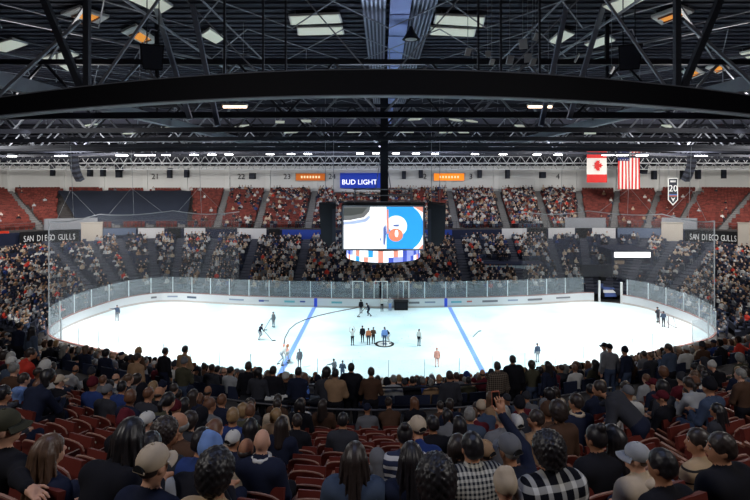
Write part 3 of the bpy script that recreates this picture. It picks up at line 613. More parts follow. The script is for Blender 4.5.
# ------------------------------------------------------------------ far bowl
def clip_ok(X, Y): return (abs(X/np.maximum(Y,1e-3)) < .86) & (D0_of(X,Y) > 34.5) & (Y > 38)
PARM = np.linspace(-1,1,len(Cd))
def q_rows(qs, dq): 
    mm = MB()
    for i, q in enumerate(qs):
        a, b = row(q-dq*.5), row(q+dq*.5); z = zq(q); zl = zq(q-dq) if i else z-.4
        mm.slab([(x,y,zl-.2) for x,y in a], [(x,y,zl-.2) for x,y in b], z-zl+.2)
    return mm
struct(q_rows(FAR_LOW,.022).build('floor_far_lower_terrace', M_CONCN)); struct(q_rows(FAR_UP,.0215).build('floor_far_upper_terrace', M_CONC))
def vwall(q, z0, z1, th, sel=None):
    A = row(q); B = row(q+th/39.); mm = MB(); idx = range(len(A)) if sel is None else sel
    mm.slab([(A[i][0],A[i][1],z0) for i in idx], [(B[i][0],B[i][1],z0) for i in idx], z1-z0); return mm
struct(vwall(.468, 4.2, 6.55, .5).build('wall_concourse', M_NAVY))
A48 = row(.468)
def fascia(px0, px1, z0, z1, q=.462, th=.14):
    A = row(q); idx = [i for i in range(len(A)) if px0 <= pxof(*A[i]) <= px1]; return vwall(q, z0, z1, th, idx)
for k,(a,b) in enumerate(((138,166),(183,206),(237,267),(500,527),(548,575),(591,617))):
    o = fascia(a,b,5.0,6.75).build('concourse_panel', M_WPANEL); tag(o, ['white concourse wall panel below the dark tarp','white concourse panel in the narrow gap beside the tarp corner','white concourse panel on the near side of the blue banner','white concourse panel first to the right of the scoreboard','white concourse panel between two dark openings below the flags','short white concourse panel beside the slate banner'][k], 'wall panel')
o = fascia(281,322,5.15,6.6).build('fascia_banner', M_BLUE); tag(o, 'long blue fascia banner behind the left scoreboard cabinet', 'banner')
o = fascia(424,453,5.6,6.6).build('fascia_banner', M_BLUE); tag(o, 'short blue fascia banner behind the right scoreboard cabinet', 'banner')
o = fascia(99,137,5.7,6.75).build('fascia_banner', M_SLATE); tag(o, 'grey slate fascia banner under the left end of the tarp', 'banner')
o = fascia(617,664,5.3,6.75).build('fascia_banner', M_SLATE); tag(o, 'grey slate fascia banner above the lit tunnel sign', 'banner')
# dark doorways through the concourse wall
for k,(a,b) in enumerate(((167,182),(268,280),(528,547),(576,590))):
    A = row(.4625); ia = [i for i in range(len(A)) if a <= pxof(*A[i]) <= b]
    if len(ia) > 1: struct(vwall(.464, 4.9, 6.7, .1, ia).build('door_%d' % (k+1), M_BLACK))
# upper tier front rail and parapets
tr_ = MB(); A = row(.503); tr_.tube([(x,y,7.75) for x,y in A[10:-10:3]], .03, 5); tr_.tube([(x,y,7.35) for x,y in A[10:-10:3]], .02, 5)
g = empty('tier_rail', (A[len(A)//2][0],A[len(A)//2][1],6.6), 'thin steel rail along the front of the far upper seating', 'railing'); tr_.build('top_rail', M_RAIL, g)
for px in range(70,700,9):
    i = min(range(len(A)), key=lambda j: abs(pxof(*A[j])-px)); m = MB(); m.tube([(A[i][0],A[i][1],6.55),(A[i][0],A[i][1],7.75)], .025, 4); m.build('post', M_RAILD, g)
for a,b,z0,z1,lab in ((43,99,6.6,8.3,'pale grey curved parapet in front of the red seats at the left corner'),(565,606,6.6,8.2,'pale grey parapet below the Canadian flag'),(660,698,6.6,8.3,'pale grey curved parapet in front of the red seats at the right corner')):
    A = row(.497); idx = [i for i in range(len(A)) if a <= pxof(*A[i]) <= b]; o = vwall(.497, z0, z1, .3, idx).build('parapet', M_GREYP); tag(o, lab, 'parapet')
for a,D,w,z0,z1,rz,lab in ((92,75.5,2.8,4.3,7.7,.45,'beige angled stair wall at the left corner of the bowl'),(672,75.5,2.8,4.3,7.7,-.45,'beige angled stair wall beside the dark name fascia at the right corner'),(751,69.5,3.0,4.6,8.2,-.45,'large beige stair wall at the right edge of the picture')):
    p = at(a,HY,D); m = MB(); m.box((p.x,p.y,(z0+z1)/2), (w,.35,z1-z0), rz); m.box((p.x,p.y,z1+.06), (w+.15,.5,.12), rz); tag(m.build('stair_wall', M_BEIGE), lab, 'wall')
# name fascia at both corners
def name_fascia(px0, px1, chars, label):
    A = row(.458); ii = [i for i in range(len(A)) if px0-4 <= pxof(*A[i]) <= px1+4]; g = empty('name_fascia', (A[ii[0]][0],A[ii[0]][1],4.7), label, 'sign')
    vwall(.458, 4.75, 6.7, .12, ii).build('panel', M_BLACK, g); L = len(chars); U = [pxof(*A[i]) for i in ii]; 
    for k, ch in enumerate(chars):
        if ch == ' ': continue
        px = px0+(px1-px0)*(k+.5)/L; j = min(range(len(ii)), key=lambda t: abs(U[t]-px)); i = ii[j]; p = A[i]; q = A[min(i+1,len(A)-1)]; o0 = A[max(i-1,0)]
        t = q-o0; t = t/np.hypot(*t); 
        if U[0] < U[-1]: pass
        nrm = np.array([t[1],-t[0]]); 
        if nrm@(ctr-p) < 0: nrm = -nrm
        u = (px-CX)/F; text_mesh('letter', ch, 1.25, facing((u*p[1],p[1],5.7) + Vector((nrm[0]*.1,nrm[1]*.1,0)) if False else Vector((u*p[1]+nrm[0]*.12,p[1]+nrm[1]*.12,5.65)), math.atan2(t[1],t[0]) if t[0] > 0 else math.atan2(-t[1],-t[0])) @ Matrix.Diagonal((.54,1,1,1)), M_LETTER, g, .02)
name_fascia(23, 76, 'SAN DIEGO GULLS', 'black fascia with white club name letters at the left corner')
name_fascia(689, 737, 'SAN DIEGO GULLS', 'black fascia with white club name letters at the right corner')
# back wall with pilasters
m = MB(); ii = range(len(Wd)); m.slab([(x,y+.0,11.5) for x,y in Wd], [(x*1.005,y+.5,11.5) for x,y in Wd], 5.3); struct(m.build('wall_far', M_WALL))
m = MB(); m.slab([(x,y,16.8) for x,y in Wd], [(x*1.005,y+.5,16.8) for x,y in Wd], 9.7); struct(m.build('wall_far_upper', M_WALLD))
TOPX = [-73,-63,-55,-46.6,-38.8,-30.6,-22.5,-13,13,22.5,30.6,38.8,46.6,55,63,73]
m = MB()
for x in TOPX: 
    i = int(np.argmin(abs(Wd[:,0]-x))); p = Wd[i]; m.box((p[0],p[1]-.15,14.15), (.9,.5,5.3))
m.box((0,98.8,11.95), (160,.25,.25)); struct(m.build('trim_3', M_PIL))
for k,(px,n) in enumerate(((155,'21'),(196,'21'),(241,'22'),(287,'23'),(332,'24'),(425,'2'),(471,'3'),(558,'4'))):
    if k == 1: continue
    o = text_mesh('section_number', n, 1.5, facing(Vector(((px-CX)/F*98.6,98.7,14.65))), M_INK, None, .02); tag(o, 'black section number %s painted on the far white wall' % dict(zip(('21','22','23','24','2','3','4'),('twenty-one','twenty-two','twenty-three','twenty-four','two','three','four')))[n], 'sign')
wallbox = [(10,171,5,11),(52,171,4,10),(89,172,4,9),(102,172,4,9),(118,174,5,7),(169,173,4,10),(186,173,4,9),(252,176,6,6),(404,175,4,8),(421,174,4,8),(480,174,4,8),(508,174,4,9),(543,175,6,6),(655,175,4,9),(684,175,4,9),(699,174,4,10),(724,174,5,9),(737,173,4,9)]
for k,(px,py,w,hh) in enumerate(wallbox):
    p = at(px,py,98); m = MB(); m.box((p.x,p.y+.35,p.z), (w/F*98,.8,hh/F*98)); g = empty('wall_speaker', (p.x,p.y+.35,p.z), '%s black box hanging on the far white wall, counted from the left end' % ordinal(k+1), 'speaker'); m.build('cabinet', M_CAB, g)
    m = MB(); m.box((p.x,p.y-.07,p.z), (w/F*98*.8,.04,hh/F*98*.85)); m.build('grille', M_GRIL, g); m = MB(); m.box((p.x,p.y+.6,p.z+.1), (.3,.3,.3)); m.build('bracket', M_STEEL, g)
for k,(a,b,lab,mm_) in enumerate(((296,325,'dimmer orange lit sign on the far wall beside the blue sign',M_ORDIM),(434,464,'bright orange lit sign on the far wall right of the scoreboard',M_ORSIGN))):
    p0, p1 = at(a,173.5,98.3), at(b,180.5,98.3); g = empty('lit_sign', ((p0.x+p1.x)/2,98.3,p1.z), lab, 'sign'); m = MB(); m.box(((p0.x+p1.x)/2,98.5,(p0.z+p1.z)/2), (p1.x-p0.x+.3,.5,p0.z-p1.z+.25)); m.build('box', M_BEIGE, g)
    m = MB(); m.box(((p0.x+p1.x)/2,98.22,(p0.z+p1.z)/2), (p1.x-p0.x,.06,p0.z-p1.z)); m.build('face', mm_, g)
    for j in range(7): m = MB(); m.box((p0.x+(p1.x-p0.x)*(.2+.1*j),98.17,(p0.z+p1.z)/2), (.32,.04,.45)); m.build('printed_mark', mat('sign_cream', srgb(250,220,170), .6, emit=.8), g)
p0, p1 = at(340,173,97.6), at(381,188,97.6); g = empty('wall_sign', ((p0.x+p1.x)/2,97.8,p1.z), 'blue sign with white lettering on the far wall above the scoreboard', 'sign')
m = MB(); m.box(((p0.x+p1.x)/2,97.8,(p0.z+p1.z)/2), (p1.x-p0.x,.4,p0.z-p1.z)); m.build('panel', mat('sign_blue', srgb(34,66,190), .6, emit=.25), g)
text_mesh('lettering', 'BUD LIGHT', 1.35, facing(Vector(((p0.x+p1.x)/2-.2,97.57,(p0.z+p1.z)/2-.35))), M_TEXTEMIT, g, .02)
# aisles of the far bowl
def aisle_pts(xw):
    i = int(np.argmin(abs(Wd[:,0]-xw)+ (Wd[:,1] < 95)*5)); return Cd[i], Wd[i]
AIS = [aisle_pts(x) for x in TOPX]
for k,(c_,w_) in enumerate(AIS):
    for qs, dq, nm, mm_ in ((FAR_UP,.0215,'upper',M_STEP),(FAR_LOW,.022,'lower',mat('step_navy_concrete', srgb(74,76,88), .9, 0, .15, 2))):
        m = MB(); d = (w_-c_); L = np.hypot(*d); dn = d/L; rz = math.atan2(dn[1],dn[0])-math.pi/2
        for q in qs:
            p = c_*(1-q)+w_*q; m.box((p[0],p[1],zq(q)+.03), (1.05,L*dq*.96,.06), rz); p2 = c_*(1-q-dq*.25)+w_*(q+dq*.25); m.box((p2[0],p2[1],zq(q)+.13), (1.05,L*dq*.45,.2), rz)
        struct(m.build('stairs_%s_aisle' % nm, mm_))
# big dark seat cover
g = MB(); A1 = [];  tq = np.linspace(.535,.895,16); ii = None
a0 = row(.75); ii = [i for i in range(len(a0)) if 58 <= pxof(*row(.895)[i]) <= 192]; rowsP = []
for q in tq:
    R_ = row(q); rowsP.append([(R_[i][0],R_[i][1],zq(q)+.95+.06*math.sin(i*.7)) for i in ii])
for a,b in zip(rowsP, rowsP[1:]): g.ribbon(a,b)
g.ribbon([(x,y,z-1.0) for x,y,z in rowsP[0]], rowsP[0]); g.ribbon(rowsP[-1], [(x,y,z-1.0) for x,y,z in rowsP[-1]])
TARP = (58,192)
o = g.build('seat_cover', mat('tarp_navy', srgb(48,54,70), .85, 0, .15, .3)); tag(o, 'large dark navy tarp draped over the far upper seats on the left', 'tarp')
# press booth, tunnel, resurfacer
p0, p1 = at(484,264,66), at(545,285,66); cxm = (p0.x+p1.x)/2; g = empty('timekeeper_booth', (cxm,66.5,p1.z), 'navy timekeeper booth with a strip of pale windows above the far glass', 'booth')
BOOTH = (p0.x-.3,p1.x+.3,64.5,68.3)
m = MB(); m.box((cxm,67,(p1.z+p0.z-.8)/2-.5), (p1.x-p0.x,2.4,p0.z-p1.z-.8+1.0)); m.build('body', M_NAVY, g)
for k in range(7):
    w = (p1.x-p0.x-1.2)/7; m = MB(); m.box((p0.x+.2+w*(k+.5),65.75,p0.z-.42), (w-.08,.06,.5)); m.build('window', mat('booth_window', srgb(176,196,204), .4), g)
m = MB(); m.box((cxm-.5,66.9,p0.z-.42), (p1.x-p0.x-.8,2.2,.62)); m.build('upper_box', M_SLATE, g); m = MB(); m.box((cxm,67,p0.z-.02), (p1.x-p0.x+.2,2.6,.1)); m.build('roof', M_NAVY, g)
m = MB(); m.box((p0.x+2.2,65.76,p0.z-1.35), (2.4,.04,.22)); m.box((p0.x+2.2,65.76,p0.z-1.7), (1.2,.04,.08)); m.build('printed_mark', mat('mark_pale', srgb(150,158,176), .6), g)
D = 67.; p0, p1 = at(613,252,D), at(650,257.2,D); g = empty('tunnel_entrance', ((p0.x+p1.x)/2,D,0), 'dark tunnel entrance under a bright white lit sign at the right corner', 'tunnel'); cxm = (p0.x+p1.x)/2; w = p1.x-p0.x
TUN = (p0.x-.5,p1.x+.9,63.,73)
m = MB(); m.box((cxm,D,(p0.z+p1.z)/2), (w,.35,p0.z-p1.z)); m.build('lit_sign', mat('sign_white_lit', (1,1,.97), .6, emit=2.2), g)
m = MB()
for s in (-1,1): m = MB(); m.box((cxm+s*(w/2+.15),D+2.2,p1.z/2+.5), (.35,5,p1.z+1)); m.build('side_wall', M_NAVY, g)
m = MB(); m.box((cxm,D+2.6,p0.z+.12), (w+.7,5.6,.2)); m.build('roof', M_NAVY, g); m = MB(); m.box((cxm,D+4.6,p1.z/2), (w,.3,p1.z)); m.build('back_wall', M_BLACK, g); m = MB(); m.box((cxm-1.2,D+.9,2.0), (1.3,.15,2.6)); m.build('door', mat('tunnel_door', srgb(150,132,112), .7), g); m = MB(); m.box((cxm+1.0,D+1.0,2.3), (1.5,.2,1.6)); m.build('poster', M_SLATE, g)
p = at(611,299,59.00); GX = p.x; m = MB(); m.box((GX,61.00,.01), (3.2,3.6,.04)); struct(m.build('floor_gate', M_BLACK))
GATEBOX = (GX-1.9,GX+2.3,57.90,66.40)
g = empty('ice_resurfacer', (GX+.3,61.00,0), 'blue and white ice resurfacer waiting in the open rink gate', 'vehicle')
m = MB(); m.hexa([(GX-.35,59.80,.35),(GX+1.05,59.80,.35),(GX+1.05,62.80,.35),(GX-.35,62.80,.35)], [(GX-.3,60.20,1.25),(GX+1.0,60.20,1.25),(GX+1.0,62.70,1.5),(GX-.3,62.70,1.5)]); m.build('body', mat('machine_blue', srgb(76,98,158), .4), g)
m = MB(); m.box((GX+.3,60.02,.95), (1.5,.08,.35), 0, 0, -.4); m.build('front_panel', M_WHITE, g); m = MB(); m.box((GX+.3,62.00,2.1), (.6,.6,.5)); m.box((GX+.3,62.30,2.5), (.6,.12,.6)); m.build('driver_seat', M_BLACK, g)
for sx in (-1,1):
    for yy in (60.30,62.30): m = MB(); m.tube([(GX+.3+sx*.62,yy,.4),(GX+.3+sx*.88,yy,.4)], .38, 14); m.build('wheel', M_BLACK, g)
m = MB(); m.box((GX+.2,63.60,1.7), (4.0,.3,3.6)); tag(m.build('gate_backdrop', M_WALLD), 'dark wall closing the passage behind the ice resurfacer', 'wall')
# orange sign at the left edge
p = at(2,237,72); m = MB(); g = empty('small_sign', (p.x,72,p.z), 'small red and yellow sign at the left edge below the red seats', 'sign'); m.box((p.x,72,p.z), (1.9,.2,1.7)); m.build('panel', mat('sign_red', srgb(206,60,40), .6, emit=.3), g); m = MB(); m.box((p.x+.1,71.87,p.z+.1), (1.2,.05,.35)); m.box((p.x+.1,71.87,p.z-.4), (.9,.05,.18)); m.build('printed_mark', mat('sign_yellow', srgb(240,190,70), .6, emit=.4), g)
m = MB(); m.box((p.x,72.1,p.z-1.6), (.15,.15,1.6)); m.build('post', M_STEEL, g)
# ------------------------------------------------------------------ far seats and far crowd (uncountable, one object each)
def rot2(T): return np.arctan2(T[:,1], T[:,0])
def blocked(X, Y, low):
    b = np.zeros(len(X), bool)
    for (x0,x1,y0,y1) in ((BOOTH,TUN,GATEBOX) if low else ()): b |= (X > x0) & (X < x1) & (Y > y0) & (Y < y1)
    for px_, D_ in ((92,75.5),(672,75.5),(751,69.5)): b |= np.hypot(X-(px_-CX)/F*D_, Y-D_) < 1.9
    return b
def aisle_mask(X, Y, q):
    b = np.zeros(len(X), bool)
    for c_, w_ in AIS:
        p = c_*(1-q)+w_*q; b |= np.hypot(X-p[0], Y-p[1]) < .75
    return b
def cumlen_at(P, X):                            # fractional index along the row for resampled points
    return np.array([np.argmin((P[:,0]-a)**2+(P[:,1]-b)**2) for a,b in X], float)
SP = {'low': [], 'up': []}                      # seat spots x, y, z, heading (seat looks along +Y of its frame)
for key, qs, dq in (('low',FAR_LOW,.022),('up',FAR_UP,.0215)):
    for q, half in [(q, 0) for q in qs]+[(q+dq*.5, 1) for q in qs]+([(.02,1)] if key == 'low' else []):
        X, T = resample(row(q), .56, random.random()*.3); n = np.c_[-T[:,1], T[:,0]]       # inward normal
        s = np.sign(((ctr-X)*n).sum(1)); n *= s[:,None]; h = np.arctan2(n[:,1], n[:,0])-math.pi/2
        ok = clip_ok(X[:,0], X[:,1]) & ~aisle_mask(X[:,0], X[:,1], q) & ~blocked(X[:,0], X[:,1], key == 'low')
        pxx = CX+F*X[:,0]/X[:,1]
        Lr = np.hypot(*(Wd-Cd).T); LL = np.interp(cumlen_at(row(q), X), np.arange(len(Lr)), Lr)
        if half: ok &= LL > 50
        if key == 'up' and q > .88: ok &= ~((pxx > 333) & (pxx < 388))
        if key == 'low' and q > .385: ok &= (pxx > 84) & (pxx < 682)
        if key == 'up':
            ok &= ~((q > .52) & (q < .9) & (X[:,0]/X[:,1]*F+CX > 56) & (X[:,0]/X[:,1]*F+CX < 193))
            if q < .53: ok &= np.ones(len(X), bool)
        SP[key].append(np.c_[X, np.full(len(X), zq(q)), h, np.full(len(X), q)][ok])
LOW, UP = np.vstack(SP['low']), np.vstack(SP['up'])
def box_t(c, s): 
    v = np.array([[x*s[0]/2+c[0], y*s[1]/2+c[1], z*s[2]/2+c[2]] for z in (-1,1) for x,y in ((-1,-1),(1,-1),(1,1),(-1,1))])
    return v, [(3,2,1,0),(4,5,6,7),(0,1,5,4),(1,2,6,5),(2,3,7,6),(3,0,4,7)]
def merge(ts):
    V = []; Fc = []; o = 0
    for v, f in ts: V.append(v); Fc += [tuple(i+o for i in q) for q in f]; o += len(v)
    return np.vstack(V), Fc
def scatter(V, Fq, spots, scale=None):          # copies of a quad template at x,y,z,heading
    n = len(spots); c, s = np.cos(spots[:,3]), np.sin(spots[:,3]); sc = np.ones(n) if scale is None else scale
    P = V[None]*sc[:,None,None]; X = P[...,0]*c[:,None]-P[...,1]*s[:,None]+spots[:,0:1]; Y = P[...,0]*s[:,None]+P[...,1]*c[:,None]+spots[:,1:2]; Z = P[...,2]+spots[:,2:3]
    W = np.stack([X,Y,Z],-1).reshape(-1,3); Fi = (np.array(Fq)[None]+np.arange(n)[:,None,None]*len(V)).reshape(-1,4); return W, Fi
def mesh_np(name, W, Fi, mats, mi=None, smooth=False, colors=None):
    me = bpy.data.meshes.new(name); me.vertices.add(len(W)); me.vertices.foreach_set('co', W.astype(np.float32).ravel()); me.loops.add(Fi.size); me.loops.foreach_set('vertex_index', Fi.astype(np.int32).ravel())
    me.polygons.add(len(Fi)); me.polygons.foreach_set('loop_start', np.arange(0,Fi.size,4,dtype=np.int32)); me.polygons.foreach_set('loop_total', np.full(len(Fi),4,np.int32))
    for m_ in mats: me.materials.append(m_)
    if mi is not None: me.polygons.foreach_set('material_index', mi.astype(np.int32))
    if colors is not None:
        a = me.color_attributes.new('cloth', 'FLOAT_COLOR', 'POINT'); a.data.foreach_set('color', np.c_[colors, np.ones(len(colors))].astype(np.float32).ravel())
    me.polygons.foreach_set('use_smooth', np.full(len(Fi), smooth)); me.update(calc_edges=True); me.validate()
    o = bpy.data.objects.new(name, me); COL.objects.link(o); return o
sv, sf = merge([box_t((0,-.24,.66), (.48,.05,.44)), box_t((0,-.15,.5), (.46,.08,.34)), box_t((0,-.22,.25), (.40,.05,.5))])
lowT = np.vstack([np.array([npos(d,u)+(nz(d), nhead(d,u), 0) for u in np.arange(-.9,.9,.56/d/1.06)]) for d in LOW_ROWS])
allsp = np.vstack([UP, LOW, lowT]); W, Fi = scatter(sv, sf, allsp)
mi = np.repeat(np.r_[np.zeros(len(UP)), np.ones(len(LOW)+len(lowT))], len(sf))
o = mesh_np('stadium_seats', W, Fi, [M_REDF, M_NAVYS], mi); tag(o, 'rows of far red upper seats and navy lower seats around the rink', 'seats', kind='stuff')
# low-polygon seated fan
def ring_t(rs, n=8, cap=True):                   # rings (cx,cy,z,rx,ry) -> quads only
    V = []; Fc = []
    for cx,cy,z,rx,ry in rs: V += [(cx+rx*math.cos(2*math.pi*k/n), cy+ry*math.sin(2*math.pi*k/n), z) for k in range(n)]
    for i in range(len(rs)-1):
        for k in range(n): Fc.append((i*n+k, i*n+(k+1)%n, (i+1)*n+(k+1)%n, (i+1)*n+k))
    if cap:
        for b, fl in ((0,True),((len(rs)-1)*n,False)):
            for a in range(1, n-2, 2): q = (b, b+a, b+a+1, b+a+2); Fc.append(q[::-1] if fl else q)
    return np.array(V), Fc
T_leg = merge([ring_t([(s*.11,-.1,.47,.085,.07),(s*.11,-.1,.6,.08,.05)],6) if False else box_t((s*.11,.17,.5), (.15,.5,.14)) for s in (-1,1)]+[box_t((s*.12,.4,.24), (.11,.13,.46)) for s in (-1,1)])
T_tor = merge([ring_t([(0,-.06,.45,.18,.13),(0,-.06,.7,.185,.13),(0,-.05,.93,.205,.12),(0,-.04,1.02,.13,.08),(0,-.03,1.07,.06,.055)])]+[ring_t([(s*.24,-.03,.62,.05,.06),(s*.235,-.04,.85,.055,.06),(s*.2,-.04,.97,.06,.06)],6) for s in (-1,1)]+[box_t((s*.18,.14,.63), (.1,.32,.09)) for s in (-1,1)])
T_hd = ring_t([(0,.01,1.08,.045,.05),(0,.02,1.13,.07,.085),(0,.015,1.2,.08,.1),(0,.01,1.26,.076,.095),(0,.0,1.31,.05,.065)])
T_hair = ring_t([(0,-.045,1.13,.07,.06),(0,-.04,1.2,.088,.08),(0,-.015,1.27,.088,.1),(0,-.01,1.33,.06,.07)])
T_hat = ring_t([(0,.02,1.25,.09,.13),(0,-.0,1.265,.092,.11),(0,-.0,1.31,.085,.1),(0,-.0,1.345,.05,.06)])
T_hand = merge([box_t((s*.14,.31,.64), (.08,.1,.07)) for s in (-1,1)])
def crowd_mat():
    m = bpy.data.materials.new('crowd_clothing'); m.use_nodes = True; nt = m.node_tree; b = nt.nodes['Principled BSDF']; b.inputs['Roughness'].default_value = .85; b.inputs['Specular IOR Level'].default_value = .15
    a = nt.nodes.new('ShaderNodeAttribute'); a.attribute_name = 'cloth'; nt.links.new(a.outputs['Color'], b.inputs['Base Color']); return m
PAL = [srgb(*CL[k]) for k in ('black','black','black','black','charcoal','charcoal','charcoal','navy','navy','navy','slate','grey','grey','light','light','white','white','white','cream','tan','brown','black','charcoal','navy','denim','light','white','white','light','black','charcoal','grey','black','cream','red','tan','blue','grey')]
SKP = [srgb(224,192,172), srgb(212,174,152), srgb(188,150,128), srgb(160,124,102), srgb(112,82,66)]; HRP = [srgb(24,22,24), srgb(38,31,29), srgb(74,54,42), srgb(98,62,44), srgb(150,120,84), srgb(128,126,122)]
HATP = [srgb(*CL[k]) for k in ('black','navy','white','grey','charcoal','orange','cream')]
def crowd_mesh(spots, name='crowd'):
    n = len(spots); pick = lambda P: np.array(P)[RNG.integers(0, len(P), n)]
    sc = RNG.uniform(.9,1.06,n); spots = spots.copy(); spots[:,3] += RNG.normal(0,.25,n); hat = RNG.random(n) < .3; W = []; Fi = []; Cc = []; o = 0
    for (V, Fq), colr, sel in ((T_leg, pick([srgb(*CL[k]) for k in ('black','navy','denim','charcoal','grey','denim')]), None), (T_tor, pick(PAL), None), (T_hd, pick(SKP), None), (T_hand, None, None), (T_hair, pick(HRP), ~hat), (T_hat, pick(HATP), hat)):
        if colr is None: colr = skc
        if V is T_hd[0]: skc = colr
        m_ = np.ones(n, bool) if sel is None else sel
        w, f = scatter(V, Fq, spots[m_], sc[m_]); W.append(w); Fi.append(f+o); o += len(w); Cc.append(np.repeat(colr[m_], len(V), 0))
    return mesh_np(name, np.vstack(W), np.vstack(Fi), [crowd_mat()], None, True, np.vstack(Cc))
pl = LOW[:,0]/LOW[:,1]*F+CX; yl = HY+(H-LOW[:,2])*F/LOW[:,1]
prob = np.where((pl > 150) & (pl < 545), .80, .58); prob = np.where((pl > 548) & (pl < 600), .38, prob); prob = np.where((pl > 600) & (pl < 690) & (LOW[:,1] > 60), .42, prob); prob = np.where((pl < 150) & (pl > 50), .46, prob); prob = np.where((pl < 50)|(pl > 690), .64, prob)
prob = np.where(LOW[:,4] < .14, prob*1.1, prob)
prob = prob*np.where((RNG.random(len(LOW))*0+np.sin(pl*.11+LOW[:,4]*22)*np.sin(LOW[:,4]*31+pl*.05)) > .55, .55, 1.05)
pu = UP[:,0]/UP[:,1]*F+CX; pbu = np.full(len(UP), .015); pbu = np.where((pu > 226) & (pu < 300), .20, pbu); pbu = np.where((pu >= 300) & (pu < 450), .5, pbu); pbu = np.where((pu >= 445) & (pu < 556), .74, pbu); pbu = np.where((pu > 556) & (pu < 580), .6, pbu); pbu = np.where((pu > 600) & (pu < 690) & (UP[:,4] < .6), .12, pbu); pbu = np.where((pu > 226) & (pu < 300) & (UP[:,4] > .8), .35, pbu)
pbu = np.where((UP[:,4] < .54) & (pu > 180) & (pu < 640), pbu*1.2+.1, pbu)
farsel = np.vstack([LOW[RNG.random(len(LOW)) < prob], UP[RNG.random(len(UP)) < pbu]])

# ------------------------------------------------------------------ near red folding seats
def seat_proto():
    r = bpy.data.objects.new('stadium_seat', None); COL.objects.link(r); prt = []
    m = MB(); n = 8; outl = []
    for i in range(n+1): a = math.pi*i/n; outl.append((.235*math.cos(a)*1.0, .72+.13*math.sin(a)**.7))
    outl = [(.235,.40)]+outl+[(-.235,.40)]
    yb = lambda x,z: -.27+.5*x*x-(z-.5)*.12
    V = [(x, yb(x,z), z) for x,z in outl]; N = len(V); rim = []
    V2 = [(x, yb(x,z)+.028, z) for x,z in outl]
    fs = [tuple(range(N-1,-1,-1)), tuple(range(N,2*N))]+[(i,(i+1)%N,N+(i+1)%N,N+i) for i in range(N)]
    m.add(V+V2, fs); prt.append(m.build('backrest', M_NEARSEAT))
    m = MB(); m.tube([(x, yb(x,z)+.014, z+.004) for x,z in outl[1:-1]], .012, 5); prt.append(m.build('edge_trim', mat('seat_edge', srgb(168,130,116), .45, .2)))
    m = MB(); m.hexa([(-.21,-.2,.42),(.21,-.2,.42),(.21,-.14,.42),(-.21,-.14,.42)], [(-.21,-.12,.82),(.21,-.12,.82),(.21,-.07,.8),(-.21,-.07,.8)]); prt.append(m.build('seat_pan', M_NEARSEAT))
    for s in (-1,1):
        m = MB(); m.prism([(s*.26-.012,-.28,0),(s*.26-.012,-.12,0),(s*.26-.012,-.06,.36),(s*.26-.012,.1,.58),(s*.26-.012,.08,.63),(s*.26-.012,-.28,.66)], (.024,0,0)); prt.append(m.build('side_standard', M_IRON))
    m = MB(); m.box((-.255,-.08,.64), (.05,.36,.03)); prt.append(m.build('armrest', mat('seat_arm', srgb(132,84,66), .5, 0, .15, 9)))
    m = MB(); m.lathe([(.016,0),(.016,.004)], (0,0,0), 10); 
    for v in range(len(m.v)): x,y,z = m.v[v]; m.v[v] = (x, -.268-.0+.01*0-z-.012, .73+y)
    prt.append(m.build('number_plate', M_NUM))
    for p in prt: p.parent = r
    return r, prt
SEAT, SEATP = seat_proto(); used_seat = [False]
def put_seat(loc, rz, label, sc=1.):
    if not used_seat[0]: r, P = SEAT, None; used_seat[0] = True
    else:
        r = SEAT.copy(); COL.objects.link(r)
        for p in SEATP: c = p.copy(); COL.objects.link(c); c.parent = r
    r.location = loc; r.rotation_euler.z = rz; r.scale = (sc,)*3; tag(r, label, 'seat', 'red folding seats of the near stand'); return r

# ------------------------------------------------------------------ the people near the camera, picked out one by one
FANG = 'fans seated in the near stand'
HEADH = 1.2
